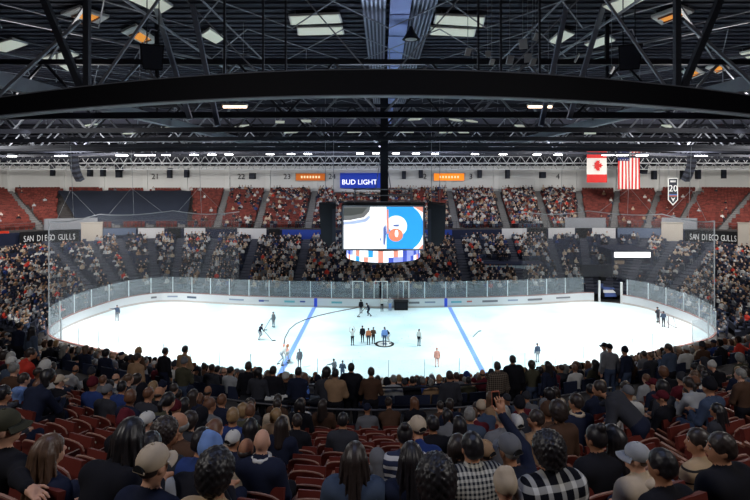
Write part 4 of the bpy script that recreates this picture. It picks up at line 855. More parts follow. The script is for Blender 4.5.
# px, py (head), distance, pose, yaw, hair, hair/hat colour, top, bottom, skin, label, options
HERO = [
 (9,424,3.3,'sit_armout',-.75,'cap','olive','black','navy',0,'person in olive brown cap and black jacket with one arm along a red seat',dict(under='dark',brot=.05)),
 (50,456,3.3,'sit',-.2,'longer','brown','navy','navy',0,'person with long light brown hair and dark jacket next to the reaching arm',{}),
 (108,462,3.4,'sit_forward',.2,'longer','black','black','charcoal',1,'person hunched under long black hair between brown hair and cream cap',{}),
 (153,464,2.75,'sit',-.1,'cap','cream','navy','black',0,'person in cream cap with an opening at the back and dark navy jacket',dict(under='dark')),
 (150,447,3.6,'sit',.3,'short','black','light','navy',1,'person with black hair and pale hooded top just beyond the cream cap',dict(extra=[('hoodie','light')])),
 (166,433,4.6,'sit',-.9,'curly','dark','charcoal','navy',2,'person with dark curly hair turned sideways beyond the cream cap',{}),
 (181,420,5.6,'sit_back',2.2,'fringe','grey','brown','charcoal',1,'balding person with grey hair looking back, brown top',{}),
 (202,441,4.8,'sit',.2,'short','black','blue','navy',1,'person with short black hair in a bright navy blue jacket',{}),
 (215,429,5.8,'sit',-.4,'long','auburn','cream','denim',0,'person with long auburn hair and cream scarf left of the white panelled cap',{}),
 (233,440,6.3,'sit',-.2,'cap','white','navy','navy',1,'person in white and navy panelled cap beside the bald man',dict(brimcol='navy')),
 (216,472,3.0,'sit',.15,'curly','black','stripe','black',2,'person with large black hair and striped cream top at the bottom edge',{}),
 (246,449,5.5,'sit',-.1,'fringe','dark','cream','black',2,'balding person with dark hair and cream collar left of the bald man',dict(extra=[('collar','cream')])),
 (262,441,5.5,'sit',.15,None,None,'navy','black',0,'bald man in navy jacket with white collar',dict(extra=[('collar','white')],bulk=.03)),
 (197,474,3.4,'sit_forward',0,'beanie','sky','black','navy',1,'person in pale blue knit hat beside large black hair at the bottom',{}),
 (126,422,5.6,'sit',.1,'beanie','maroon','black','navy',1,'person in maroon knit hat and black coat',{}),
 (147,421,6.2,'sit',-.3,'cap','white','charcoal','navy',0,'person in white cap with navy brim beside the maroon knit hat',dict(brimcol='navy')),
 (355,457,4.1,'sit',.0,'longer','dark','slate','denim',0,'person with very long dark hair and grey denim jacket, sitting alone',dict(bulk=.035)),
 (377,459,5.6,'sit',.3,'hood','grey','grey','navy',0,'person in pale grey hood beside the very long dark hair',{}),
 (411,457,4.2,'sit',.1,'longer','black','navy','black',2,'person with long black hair and navy jersey in the middle of the stand',{}),
 (436,480,2.8,'sit',.0,'curly','black','black','black',3,'person with big round black hair at the bottom edge, black top',{}),
 (405,435,6.2,'sit',-.1,'bun','black','hoops','navy',2,'person with black hair bun and navy white hooped jersey',{}),
 (420,444,5.6,'sit_forward',.4,'cap','cream','blue','navy',1,'person in cream cap and blue top bent forward beside the hooped jersey',{}),
 (458,446,5.0,'sit',-.2,'bob','dark','charcoal','navy',1,'person with dark bobbed hair just beyond the gingham shirt',{}),
 (472,447,4.3,'sit',.05,'short','black','gingham','black',1,'broad person in grey gingham checked shirt with black hair',dict(bulk=.05)),
 (485,452,5.4,'sit',.5,'cap','tan','charcoal','navy',0,'person in tan cap between gingham shirt and grey cap',{}),
 (509,448,4.5,'sit_raise',.25,'cap','grey','navy','black',1,'person in grey cap and navy jacket raising one hand with a phone',dict(under='grey')),
 (505,486,3.2,'sit',.0,'beanie','cream','black','navy',0,'person in cream knit hat at the bottom edge',{}),
 (548,451,4.0,'sit',.1,'curly','black','buffalo','black',2,'person in black and white buffalo plaid shirt with curly black hair',dict(bulk=.04)),
 (596,438,4.9,'sit',.2,'bun','black','black','black',2,'person with black hair in a bun and black waistcoat, half of a couple',dict(bulk=.03)),
 (612,437,5.0,'sit',.35,'long','black','navy','black',2,'person with long black hair leaning on the black haired person in waistcoat',{}),
 (637,457,3.8,'sit',.75,'cap','light','cream','navy',0,'person in pale grey cap and cream hooded top turned sideways',dict(extra=[('hoodie','cream')],under='brown',bulk=.03)),
 (662,492,2.8,'sit',.2,'short','black','black','black',2,'person with black hair cut off by the bottom edge beside the cream hooded top',{}),
 (698,441,4.2,'sit',.85,'ponytail','dark','stripe','denim',1,'person in tan sweater with black stripes and pulled back dark hair',{}),
 (721,457,3.3,'sit',.9,'short','dark','black','black',1,'person with dark brown hair and black jacket nearest the camera at the right edge',dict(bulk=.04)),
 (717,411,7.2,'sit',.6,'longer','black','charcoal','navy',2,'person with long straight black hair among empty red seats',{}),
 (742,384,8.6,'st_fold',.5,'short','grey','brown','black',0,'standing person with grey hair and dark brown coat at the right edge',{}),
 (703,382,10.6,'sit_forward',.4,'short','brown','white','navy',0,'person in white top leaning forward next to the brown coat',{}),
 (687,391,10.4,'sit',.3,'short','dark','olive','navy',1,'person in olive jacket below the white top',{}),
 (503,415,7.2,'sit',-.2,'short','grey','grey','navy',0,'grey haired person in grey jacket left of the raised hand',{}),
 (516,424,6.8,'sit',.1,'cap','white','charcoal','navy',0,'person in white cap directly below the raised hand',{}),
 (536,419,7.0,'sit',.9,'short','dark','tan','navy',1,'person in tan top turned sideways behind the raised hand',{}),
 (547,412,7.4,'sit',.1,'beanie','brown','brown','black',2,'person in brown knit hat and brown coat, first of a matching pair',{}),
 (558,411,7.4,'sit',-.1,'curly','dark','brown','black',2,'person with dark curly hair and brown coat, second of a matching pair',{}),
 (576,402,8.2,'sit',.4,'short','dark','navy','black',1,'person with dark hair and cream scarf collar above the empty red rows',dict(extra=[('collar','cream')])),
 (433,424,7.8,'sit',.1,'short','black','black','black',2,'person in black sitting alone by an empty red row under the rail',{}),
 (459,424,7.6,'sit',.2,'long','black','black','black',1,'person in black with long black hair and a pale sleeve nearby',{}),
 (343,420,8.6,'sit',0,'short','black','charcoal','black',1,'person in charcoal sitting in the row nearest the rail above the red rows',{}),
 (297,421,8.2,'sit',.5,'short','dark','black','black',1,'person in black above the bald man turned slightly aside',{}),
 (282,424,7.8,'sit',0,'long','dark','navy','black',0,'person with long dark hair above the bald man',{}),
 (251,427,7.2,'sit',.1,'long','black','black','black',0,'person with shiny long black hair above the balding man',{}),
 (59,381,10.2,'sit',-.3,'cap','cream','black','navy',0,'person in cream cap and black jacket among red seats on the left',{}),
 (21,360,12.2,'sit_forward',-.5,'short','dark','red','navy',1,'person in bright red hooded top on the left',dict(extra=[('hoodie','red')],bulk=.04)),
 (46,366,12.4,'sit',-.3,'hood','white','white','navy',0,'person in white hood beside the bright red top',{}),
 (11,357,12.6,'sit',.5,'short','white','black','navy',0,'white haired person in black at the left of the red top',{}),
 (24,379,9.4,'sit',-.2,'short','dark','sky','navy',0,'person in light blue hooded top below the bright red top',dict(extra=[('hoodie','sky')])),
 (41,384,9.6,'sit',-.1,'long','auburn','brown','navy',0,'person with long auburn hair beside the light blue top',{}),
 (3,394,6.4,'sit',0,'short','black','charcoal','navy',1,'person with black hair cut by the left edge above the olive cap',{}),
 (107,391,9.6,'sit',-.2,'cap','grey','charcoal','navy',1,'person in grey cap and charcoal coat on the left below the crowd',{}),
 (122,387,10.2,'sit',.3,'short','black','blue','navy',1,'person in strong blue jacket on the left below the standing tan jacket',{}),
]
WALK = [
 (247.5,366.5,'st',.2,'short','dark','black','black',1,'tall person in black standing first in the row at the walkway rail',{}),
 (258,372,'st_fold',-.2,'bob','black','charcoal','black',2,'person in charcoal standing close beside the tall person in black',{}),
 (272.5,371,'st_fold',0,'short','black','black','black',1,'broad person in black standing third at the walkway rail',dict(bulk=.035)),
 (298,372,'st',0,'short','black','navy','denim',2,'person in navy standing by the blue bottle at the walkway rail',{}),
 (326,373,'st_hold',.1,'curly','black','charcoal','black',2,'person with curly black hair standing behind the tan jacket',{}),
 (335,374,'st_hold',-.1,'short','black','tan','black',2,'person in tan jacket standing at the walkway rail',dict(bulk=.035)),
 (351,368,'st',0,'short','black','black','black',1,'broad person in black standing right of the tan jacket',dict(bulk=.045)),
 (371,372.5,'st_hold',.2,'short','dark','brown','black',1,'person in brown coat standing below the face-off mat',{}),
 (498,366.5,'st',-.05,'short','dark','check','black',1,'person in brown checked shirt standing at the rail',dict(bulk=.03)),
 (513.5,360,'st',-.2,'short','black','black','black',1,'tall person in black jacket standing beside the checked shirt',dict(bulk=.045,extra=[('collar','black')])),
 (450,376,'st',.1,'short','dark','charcoal','black',1,'person in charcoal standing alone between the rail groups',{}),
 (136,357.5,'st',-.3,'short','dark','tan','black',1,'tall person in tan coat standing among the crowd on the left',{}),
 (670,348,'st_hold',.5,'short','dark','slate','black',1,'person in slate blue jacket standing alone in the crowd on the right',{}),
 (18.5,325.5,'st',0,'short','black','navy','black',1,'person in navy standing high in the crowd near the left edge',{}),
 (31,330,'st',.2,'long','black','slate','black',1,'person in slate jacket standing next to the navy one near the left edge',{}),
]
WEXTRA = []; people_xy = []; placed = []; CON = []
def near_any(x, y, r): return any((x-a)**2+(y-b)**2 < r*r for a,b in people_xy)
seat_taken = []
for (px,py,D,ps,yaw,hair,hc,top,bot,sk,lab,op) in HERO:
    op = dict(op); brot = op.pop('brot', 0); u = (px-CX)/F; d0 = D/(1+.5*u*u); d0 = min(UP_ROWS, key=lambda r: abs(r-d0)); x, y = npos(d0,u); z = nz(d0); rz = nhead(d0,u)+brot
    hz = H-(py-HY)/F*y; hh = 1.64 if ps.startswith('st') else 1.10 if ps == 'sit_forward' else 1.2
    sc = min(1.22, max(.80, (hz-z)/hh)); yoff = .0
    P, hcn, _ = pose(ps, yaw); off = Vector(hcn)*sc; off.rotate(Matrix.Rotation(rz,3,'Z')); 
    xx, yy = x-off.x*.9, y-off.y*.0
    if near_any(xx, yy, .42): CON.append(lab)
    near = True
    o, hcl, arm = person((xx,yy,z), rz, ps, yaw, hair, hc, top, bot, sk, lab, sc, near=y < 7, mid=True, group=FANG, **op)
    people_xy.append((xx,yy)); placed.append(o); seat_taken.append((d0,xx,yy))
    if ps == 'sit_raise':
        w = Matrix.Translation((xx,yy,z)) @ Matrix.Rotation(rz,4,'Z') @ Matrix.Scale(sc,4) @ Vector(tuple(arm[1]))
        m = MB(); m.box(w+Vector((-.035,.05,.03)), (.075,.012,.15), .1, 0, -.1); m.box(w+Vector((-.035,.043,.03)), (.066,.004,.135), .1, 1, -.1); tag(m.build('phone', [mat('phone_case', srgb(196,110,84), .5), M_BLACK]), 'phone in an orange brown case held up by the raised hand', 'phone')
for (px,py,ps,yaw,hair,hc,top,bot,sk,lab,op) in WALK:
    u = (px-CX)/F; s = (py-HY)/F; zf = WALKZ; D = (H-zf-1.66)/s; d0 = D/(1+.5*u*u)
    if d0 > 14: 
        best = min(LOW_ROWS, key=lambda r: abs((H-nz(r)-1.66)/(r*(1+.5*u*u))-s)); 
        if px < 60: best = 18.6 if px < 25 else 19.4
        if 120 < px < 150: best = 15.4
        d0 = best; D = d0*(1+.5*u*u); zf = nz(d0)
    elif d0 < 11.9: 
        d0 = 12.2 if px > 600 or px < 200 else 12.0; D = d0*(1+.5*u*u)
    if d0 >= 14 and (px > 200 and px < 600): d0 = 13.9; D = d0*(1+.5*u*u); zf = WALKZ
    hz = H-s*D; sc = min(1.2, max(.82, (hz-zf)/1.64)); x, y = u*D, D
    o, hcl, arm = person((x,y,zf), nhead(d0,u), ps, yaw, hair, hc, top, bot, sk, lab, sc, near=False, mid=True, group='fans standing', **op); people_xy.append((x,y)); placed.append(o)
EXTRA = 0
for k in range(9):                             # more fans standing along the walkway on both sides
    s = -1 if k % 2 else 1; u = s*(.27+.26*random.random()); d0 = random.uniform(12.4,13.8); x, y = npos(d0,u)
    if near_any(x,y,.55) or not -5 < CX+F*u < 755: continue
    hair = random.choice(['short','short','cap','beanie','long','bob','curly']); ht = hair in ('cap','beanie'); hc = random.choice(['black','grey','navy','charcoal'] if ht else ['black','dark','brown','blond']); top = random.choice(['black','charcoal','navy','tan','brown','grey','slate','olive','light'])
    WEXTRA.append((u*1.0, x, y, d0, u, hair, hc, top))
WEXTRA.sort()
for k,(_,x,y,d0,u,hair,hc,top) in enumerate(WEXTRA):
    o, _, _ = person((x,y,WALKZ), nhead(d0,u)+random.uniform(-.3,.3), random.choice(['st','st_fold','st_hold','st']), 0, hair, hc, top, random.choice(['black','navy','denim']), random.choice([0,1,1,2]), 'person in %s top standing on the walkway, %s of the scattered standers from the left' % (top, ordinal(k+1)), random.uniform(.88,.97), mid=False, group='fans standing'); people_xy.append((x,y)); placed.append(o)
# the bending person who throws a coat over the arms
u = (641-CX)/F; d0 = 6.6; x, y = npos(d0,u); o, _, arm = person((x,y,nz(d0)), nhead(d0,u)+.5, 'st_bend', .4, 'short','dark','charcoal','navy',1,'person in dark grey coat bending forward over the red rows',1.0, mid=True, bulk=.03, extra=[('hoodie','charcoal')], group='fans standing'); people_xy.append((x,y)); placed.append(o)

# fill the rest of the near stand
FILLC = ['black','black','black','charcoal','charcoal','charcoal','navy','navy','navy','grey','light','cream','tan','brown','olive','slate','denim','black','navy','maroon','blue','grey','white']
cand = []
def empty_zone(px, py): return (288 < px < 445 and py > 408) or (px < 118 and py > 386) or (px > 556 and py > 396) or (230 < px < 290 and py > 445) or (px < 90 and py > 372 and px > 60)
def jit(v): return v+random.uniform(-.08,.08)
for ri, d in enumerate(UP_ROWS):
    if d < 6.2: continue
    for si, u in enumerate(np.arange(-.86,.86,.56/d/1.06)):
        x, y = npos(d,u); z = nz(d); px = CX+F*x/y; py = HY+(H-z-1.2)*F/y
        if px < -8 or px > 758 or empty_zone(px,py) or near_any(x,y,.5) or random.random() > .86: continue
        cand.append((y, x, d, u, z, 'up', ri))
lowfan = []
for ri, d in enumerate(LOW_ROWS):
    for si, u in enumerate(np.arange(-.88,.88,.56/d/1.06)):
        x, y = npos(d,u)
        if random.random() > .96 or near_any(x,y,.45): continue
        cand.append((y, x, d, u, nz(d), 'low', ri))
cand.sort(key=lambda c: c[0]); NIND = 292-len(placed)
vis = [c for c in cand if -6 < CX+F*c[1]/c[0] < 756]
rest = [c for c in vis[NIND:]]+[c for c in cand if c not in set(vis)]
ind = vis[:NIND]; byrow = {}
for c in ind: byrow.setdefault((c[5],c[6]), []).append(c)
HN = dict(short='short hair', curly='curly hair', long='long hair', longer='very long hair', bob='bobbed hair', bun='hair in a bun', ponytail='a ponytail', buzz='cropped hair', fringe='balding hair', cap='cap', beanie='knit hat', hood='hood')
nup = len(UP_ROWS)
for key, L in byrow.items():
    L.sort(key=lambda c: c[1]/c[0]); n = len(L)
    for k, (y,x,d,u,z,kk,ri) in enumerate(L):
        hair = random.choice(['short','short','short','short','curly','long','long','bob','bun','ponytail','buzz','fringe','cap','cap','cap','beanie','beanie','hood'])
        hatc = random.choice(['black','navy','white','grey','cream','charcoal','maroon']); hcc = random.choice(['black','black','dark','dark','brown','auburn','blond','grey'])
        top = random.choice(FILLC); bot = random.choice(['black','navy','denim','charcoal']); yaw = random.choice([0,0,0,.45,-.45]); ps = random.choice(['sit','sit','sit_forward','sit_back','sit_side','sit'])
        isHat = hair in ('cap','beanie','hood'); hcol = (top if hair == 'hood' else hatc) if isHat else hcc
        rowt = ('row %s above the walkway' if kk == 'up' else 'row %s below the walkway')
        rn = (nup-ri) if kk == 'up' else ri+1; pos = ordinal(k+1)+' from left' if k < n/2 else ordinal(n-k)+' from right'
        lab = '%s top, %s, %s, %s row %s walkway' % (top, (hcol+' ' if isHat else hcol+' ')+HN[hair] if hair != 'ponytail' else hcol+' ponytail', pos, ordinal(rn), 'above' if kk == 'up' else 'below')
        sc = random.uniform(.93,1.07)
        o, _, _ = person((x+jit(0)*.6,y,z), nhead(d,u)+random.uniform(-.2,.2), ps, yaw, hair, hcol, top, bot, random.choice([0,0,1,1,2,3]), 'person in '+lab, sc, mid=y < 9, group=FANG, extra=[('hoodie',top)] if random.random() < .15 and not isHat and y < 16 else None)
        people_xy.append((x,y))
restsp = np.array([(c[1],c[0],c[4],nhead(c[2],c[3]),0) for c in rest]) if rest else np.zeros((0,5))
o = crowd_mesh(np.vstack([farsel, restsp])); tag(o, 'thousands of seated fans filling the far and lower stands', 'crowd', kind='stuff')
# seats of the near stand
for ri, d in enumerate(UP_ROWS):
    if d < 2.5: continue
    L = [u for u in np.arange(-.86,.86,.56/d/1.06)]; L = [u for u in L if -25 < CX+F*u < 775]
    for k, u in enumerate(L):
        x, y = npos(d,u); n = len(L); occ = near_any(x,y,.3); pos = ordinal(k+1)+' from left' if k < n/2 else ordinal(n-k)+' from right'
        put_seat((x,y,nz(d)), nhead(d,u), '%sred folding seat, %s end, %s row above the walkway' % ('' if occ else 'empty ', pos, ordinal(nup-ri)))

# ------------------------------------------------------------------ people on the ice
def skater(px, py, hpx, ps, rz, hair, hc, top, bot, sk, lab, **k):
    p = ice_at(px,py); hgt = hpx/F*p.y; st = {'st':1.76,'st_fold':1.76,'st_raise':1.76,'st_point':1.76,'st_hold':1.76,'sk':1.60,'sk_bend':1.35,'st_bend':1.3,'sit':1.32}[ps]; sc = min(1.12, max(.85, hgt/st))
    o, _, arm = person((p.x,p.y,.0 if not ps == 'sit' else 0.0), rz, ps, 0, hair, hc, top, bot, sk, lab, sc, group='people on the ice', **k); people_xy.append((p.x,p.y)); return o, p, sc
PI = math.pi
SKT = [
 (117,321,16,'st_point',.3,'cap','grey','slate','grey',0,'referee like person in slate with one arm stretched out at the left end'),
 (259.5,339.5,15.5,'sk',-1.9,'helmet','navy','navy','light',0,'skater in navy jersey and helmet alone left of centre'),
 (273.5,327,15,'st',2.6,'helmet','grey','grey','grey',0,'skater in grey with a stick behind the navy skater'),
 (281,365,18,'sk_bend',-1.2,'helmet','orange','white','light',0,'costumed skater in white and orange bending by the blue line'),
 (288,362,15,'sk_bend',1.0,'helmet','salmon','salmon','white',0,'costumed skater in pale orange bending towards the white one'),
 (299.5,368,16,'st',.4,'short','grey','grey','grey',1,'person in grey standing beside the blue line near the crowd'),
 (334,379,15,'st_point',.8,'short','dark','grey','charcoal',1,'person in grey with an arm out above the standing fans'),
 (342.5,381,15,'st_fold',-.2,'short','dark','slate','denim',1,'person in slate with folded arms above the standing fans'),
 (352.5,345.5,14,'st_raise',.5,'ponytail','dark','white','black',0,'performer in white top with raised arms left of the dark group'),
 (362.5,342.5,15.5,'st',.2,'cap','black','black','black',0,'person in black cap and black clothes left in the centre group'),
 (368.5,345,15.5,'st',.1,'short','dark','orange','charcoal',1,'person in orange top and charcoal trousers in the centre group'),
 (373.3,344,15.5,'st_hold',-.3,'short','dark','brown','black',1,'person in brown jacket and black trousers in the centre group'),
 (384.5,345.8,19,'st',.0,'short','dark','sky','denim',1,'person in light blue shirt and jeans standing on the round mat'),
 (389.5,343,9.5,'sk_bend',1.2,'short','dark','black','white',1,'person crouching on the round mat beside the blue shirt'),
 (419,346,17,'st',-.6,'ponytail','black','white','black',0,'performer in white top and black shorts alone right of centre'),
 (361,313.5,14,'st',.2,'helmet','black','black','black',0,'player in black standing at the open bench door'),
 (369,316,12,'sk',1.9,'helmet','navy','navy','navy',0,'player in navy skating away from the bench door'),
 (382,311.5,11,'st_point',PI,'helmet','white','white','black',0,'player in white jersey with arms out at the far boards'),
 (390,311,10,'st',PI,'helmet','light','light','sky',0,'player in pale jersey standing beside the white one at the far boards'),
 (437,367,17,'st',0,'cap','salmon','salmon','salmon',0,'person dressed all in pale orange between centre mat and blue line'),
 (537.5,362,17.5,'st',.2,'cap','charcoal','slate','light',1,'person in slate top and pale trousers alone on the right ice'),
 (658,322.5,15.5,'st_hold',.3,'cap','charcoal','charcoal','charcoal',1,'person in charcoal further from the goal at the right end'),
 (663.5,327,16,'st_fold',-.1,'short','dark','slate','charcoal',1,'person in slate standing right beside the small goal'),
]
for s_ in SKT:
    (px,py,hp,ps,rz,hair,hc,top,bot,sk,lab) = s_
    if ps == 'st' and 'shorts' in lab: pass
    o, p, sc = skater(px,py,hp,ps,rz,hair,hc,top,bot,sk,lab)
    if ps in ('sk',) or 'with a stick' in lab or lab.startswith('skater'):
        m = MB(); d = Vector((math.cos(rz+PI/2), math.sin(rz+PI/2), 0)); a = p+d*.35+Vector((0,0,.95)); b = p+d*1.3+Vector((0,0,.05)); m.bar(a, b, .04); m.bar(b, b+Vector((.3,.05,-.0)), .03, .08)
        tag(m.build('hockey_stick', mat('stick_dark', srgb(60,56,54), .6)), 'hockey stick held by the '+lab.split(' alone')[0].split(' behind')[0].split(' skating')[0], 'hockey stick')
p = ice_at(401,309.3); m = MB(); m.box((p.x,p.y,.45), (1.5,.8,.9)); m.box((p.x,p.y,.93), (1.6,.9,.06)); m.box((p.x,p.y-.42,.5), (1.2,.04,.5), 0, 1); tag(m.build('equipment_case', [M_BLACK, M_CAB]), 'black equipment case on the ice against the far boards', 'case')
# ------------------------------------------------------------------ roof
ZD = 24.0
m = MB(); m.box((0,50,ZD+.25), (230,140,.4)); struct(m.build('ceiling', M_DECK))
m = MB()
for y in np.arange(14,102,.9): m.box((0,y,ZD+.0), (220,.10,.11))
struct(m.build('ceiling_purlins', mat('purlin_steel', srgb(66,68,82), .7, 0, .25, .4)))
M_ROD = mat('rod_pale', srgb(150,154,166), .5, 0, .2, .7); M_POST = mat('post_steel', srgb(62,65,74), .6, 0, .2, .7)
def arch(x): return 18.5-.0042*x*x
def truss(D, label, hero=False):
    g = empty('roof_truss', (0,D,18), label, 'roof truss'); hw = D*.85+3; n = 40; xs = np.linspace(-hw,hw,n)
    zz = [arch(x) if hero else 18.35-.0002*x*x for x in xs]; t = 1.0 if hero else .36; w = .5 if hero else .3
    if hero:
        m = MB(); th = [.98*(1-.30*min(1,abs(x)/15)**2) for x in xs]; vs = [(x,D+sy*w/2,z+sz*h_/2) for sy in (-1,1) for sz in (-1,1) for x,z,h_ in zip(xs,zz,th)]; fs = []
        for i in range(n-1): a = lambda r,j: r*n+j; fs += [(a(0,i),a(0,i+1),a(1,i+1),a(1,i)), (a(2,i+1),a(2,i),a(3,i),a(3,i+1)), (a(1,i),a(1,i+1),a(3,i+1),a(3,i)), (a(2,i),a(2,i+1),a(0,i+1),a(0,i))]
        m.add(vs, fs); m.build('bottom_chord', mat('chord_black', srgb(20,20,28), .6, 0, .2, .7), g)
    else: m = MB(); m.slab([(x,D-w/2,z-t/2) for x,z in zip(xs,zz)], [(x,D+w/2,z-t/2) for x,z in zip(xs,zz)], t); m.build('bottom_chord', M_STEEL, g)
    if hero:
        m = MB(); m.slab([(x,D-.3,z+h_/2) for x,z,h_ in zip(xs,zz,th)], [(x,D+.3,z+h_/2) for x,z,h_ in zip(xs,zz,th)], .04); m.slab([(x,D-.3,z-h_/2-.04) for x,z,h_ in zip(xs,zz,th)], [(x,D+.3,z-h_/2-.04) for x,z,h_ in zip(xs,zz,th)], .04); m.build('flange', M_STEEL2, g)  # paler flange colour draws the lit edge lines of the black chord
        for s in (-1,1):
            m = MB(); m.bar((s*11.8,D,17.9), (s*11.8,D,ZD), .22); m.build('post', M_POST, g)
            m = MB(); m.bar((s*11.9,D,18.0), (s*14.3,D,ZD-.3), .24); m.build('diagonal', M_POST, g)
            m = MB(); m.bar((s*11.6,D,18.0), (s*7.6,D+.2,ZD), .10); m.build('diagonal', M_STEEL2, g)
            for a in (15.8,): m = MB(); m.bar((s*12.1,D,ZD-3), (s*a,D,17.6), .12); m.build('diagonal', M_STEEL2, g)
            for a in (3.85,4.75,6.3): m = MB(); m.bar((s*a,D,18.6), (s*a,D,ZD), .08); m.build('rod', M_STEEL, g)
            for a,b in ((.3,3.85),(4.75,8.8)): m = MB(); m.bar((s*a,D+.1,18.7), (s*b,D+.1,ZD-1.2), .05); m.build('brace', M_STEEL2, g)
    else:
        m = MB(); m.box((0,D,21.4), (2*hw,.28,.3)); m.build('top_chord', M_STEEL, g); k = 0; st = 5.6
        for x in np.arange(-math.floor(hw/st)*st, hw-st+.1, st):
            m = MB(); m.bar((x,D,18.3), (x+st/2,D,21.4), .13); m.build('diagonal', M_STEEL2 if k % 3 else M_STEEL, g); m = MB(); m.bar((x+st/2,D,21.4), (x+st,D,18.3), .13); m.build('diagonal', M_STEEL2 if k % 2 else M_STEEL, g); k += 1
        for x in (-.45*D,.45*D): m = MB(); m.bar((x,D,21.4), (x,D,ZD), .2); m.build('post', M_STEEL, g)
truss(20, 'black arched roof truss with a deep chord, nearest the camera and spanning the whole picture', True)
for k, D in enumerate((29,38,47,56,65,74,83,92)): truss(D, 'dark straight roof truss, %s one beyond the deep arched truss' % ordinal(k+1))
for s in (-1,1):
    nm = 'left' if s < 0 else 'right'
    m = MB(); m.bar((s*16.3,19,18.9), (s*16.3,95,18.9), .5, .62); tag(m.build('roof_girder', M_STEEL2), 'grey girder running away under the roof on the %s' % nm, 'girder')
    for k,(x,z,r) in enumerate(((11.4,22.6,.07),(8.3,22.9,.05))): m = MB(); m.tube([(s*x,17,z),(s*x,96,z)], r, 6); tag(m.build('roof_pipe', M_STEEL2), 'thin grey pipe running away under the roof on the %s, %s one' % (nm, ('outer','inner')[k]), 'pipe')
    for k,(a,b) in enumerate((((163,30),(190,119)),((199,36),(218,126)))):
        if s > 0: a, b = (CX*2-a[0]-5,a[1]), (CX*2-b[0]-5,b[1])
        p, q = at(*a,26.5), at(*b,26.5); m = MB(); m.bar(p+(p-q)*((ZD-.12-p.z)/(p.z-q.z)), q, .24, .2); tag(m.build('slanted_strut', mat('strut_grey', srgb(138,144,160), .5, .2)), 'pale grey slanted roof strut on the %s, %s from the centre' % (nm, ('second','first')[k]), 'strut')
    for k,(x0,y0,x1,y1) in enumerate(((-18.5,24,-9,36),(-24,30,-12,48),(-13,22,-22,33))): m = MB(); m.bar((s*x0,y0,22.4), (s*x1,y1,22.4), .12); tag(m.build('roof_brace', M_STEEL2), 'thin diagonal roof brace on the %s, %s counted from the camera' % (nm, ordinal(k+1)), 'brace')
for k,D in enumerate((24,33,42,51,60)):         # rod bracing between the trusses, under the deck
    g = empty('roof_bracing', (0,D,23.3), 'thin pale rod bracing under the roof deck, %s bay beyond the camera' % ordinal(k+1), 'bracing')
    for x in np.arange(-.9*D,.9*D,5.5):
        for sg in (-1,1): m = MB(); m.bar((x,D-4.4*sg,23.2), (x+5.5,D+4.4*sg,23.2), .05); m.build('rod', M_ROD, g)
    for x in np.arange(-.9*D+2.7,.9*D,5.5): m = MB(); m.bar((x,D,23.2), (x,D,21.0 if k else 23.9), .05); m.build('hanger', M_ROD, g)
# dark catwalk boxes and lighting trusses
for k,(D,z,t) in enumerate(((60,18.15,.4),(78,19.3,.5),(89,19.6,.5))):
    g = empty('catwalk', (0,D,z), 'long dark catwalk under the roof, %s counted from the camera' % ordinal(k+1), 'catwalk'); m = MB(); m.box((0,D,z-.3), (150,1.1,.15)); m.build('deck', M_STEEL, g); m = MB(); m.box((0,D-.55,z-.1), (150,.05,t)); m.build('kick_panel', M_STEEL, g)
    m = MB(); m.tube([(-75,D-.55,z+.75),(75,D-.55,z+.75)], .05, 5); m.build('hand_rail', M_STEEL2, g)
for k,(D,z,hgt) in enumerate(((84,17.55,1.15),(86,16.45,1.0))):
    g = empty('lighting_truss', (0,D,z), ('upper bright aluminium lattice truss in front of the far wall','lower bright aluminium lattice truss just above the far white wall')[k], 'truss')
    for sy in (-.4,.4):
        for sz in (-.5,.5): m = MB(); m.tube([(-72,D+sy,z+sz*hgt),(72,D+sy,z+sz*hgt)], .06, 5); m.build('chord', M_ALU, g)
    m = MB()
    for i in range(90):
        x = -72+1.6*i; m.bar((x,D-.4,z-hgt/2), (x+.8,D-.4,z+hgt/2), .06); m.bar((x+.8,D-.4,z+hgt/2), (x+1.6,D-.4,z-hgt/2), .06)
    m.build('lattice', M_ALU, g)
    m = MB()
    for i in range(144): x = -72+i; m.bar((x,D-.4,z-hgt/2), (x+(.5 if i%2 else -.5),D+.4,z+hgt/2), .05)
    m.build('cross_lattice', mat('lattice_grey', srgb(120,122,128), .4, .5), g)
# small floodlights on the truss (they light the ice)
LEDPX = [12,61,122,141,151,166,194,212,229,270,291,308,360,376,396,416,435,475,503,537,558,608,622,642,701]
LEDBIG = {61,122,141,608,622,642,701}
for k,px in enumerate(LEDPX):
    p = at(px, 153.5+abs(px-CX)*.008, 71.5); b = 1.5 if px in LEDBIG else 1.0; g = empty('floodlight', p, 'small bright floodlight under the roof, %s from the left' % ordinal(k+1), 'light')
    m = MB(); m.box(p+Vector((0,.15,.22)), (1.1*b,.6,.3)); m.build('housing', M_STEEL, g); m = MB(); m.box(p+Vector((0,.0,.02)), (1.0*b,.5,.1)); m.build('lens', M_LED, g); m = MB(); m.box(p+Vector((0,.2,.55)), (.1,.1,.5)); m.build('bracket', M_STEEL2, g)
for px,lab in ((235,'warm glowing tube lamp below the deep truss on the left'),(540,'warm glowing tube lamp below the deep truss on the right')):
    p = at(px,107,30); g = empty('tube_lamp', p, lab, 'light'); m = MB(); m.box(p+Vector((0,0,.12)), (1.5,.3,.12)); m.build('housing', M_WHITE, g); m = MB(); m.tube([p+Vector((-.7,0,0)), p+Vector((.7,0,0))], .06, 8); m.build('tube', M_TUBE, g); m = MB()
    for s in (-.5,.5): m.bar(p+Vector((s,0,.15)), p+Vector((s,0,ZD-p.z)), .03)
    m.build('hanger', M_STEEL2, g)
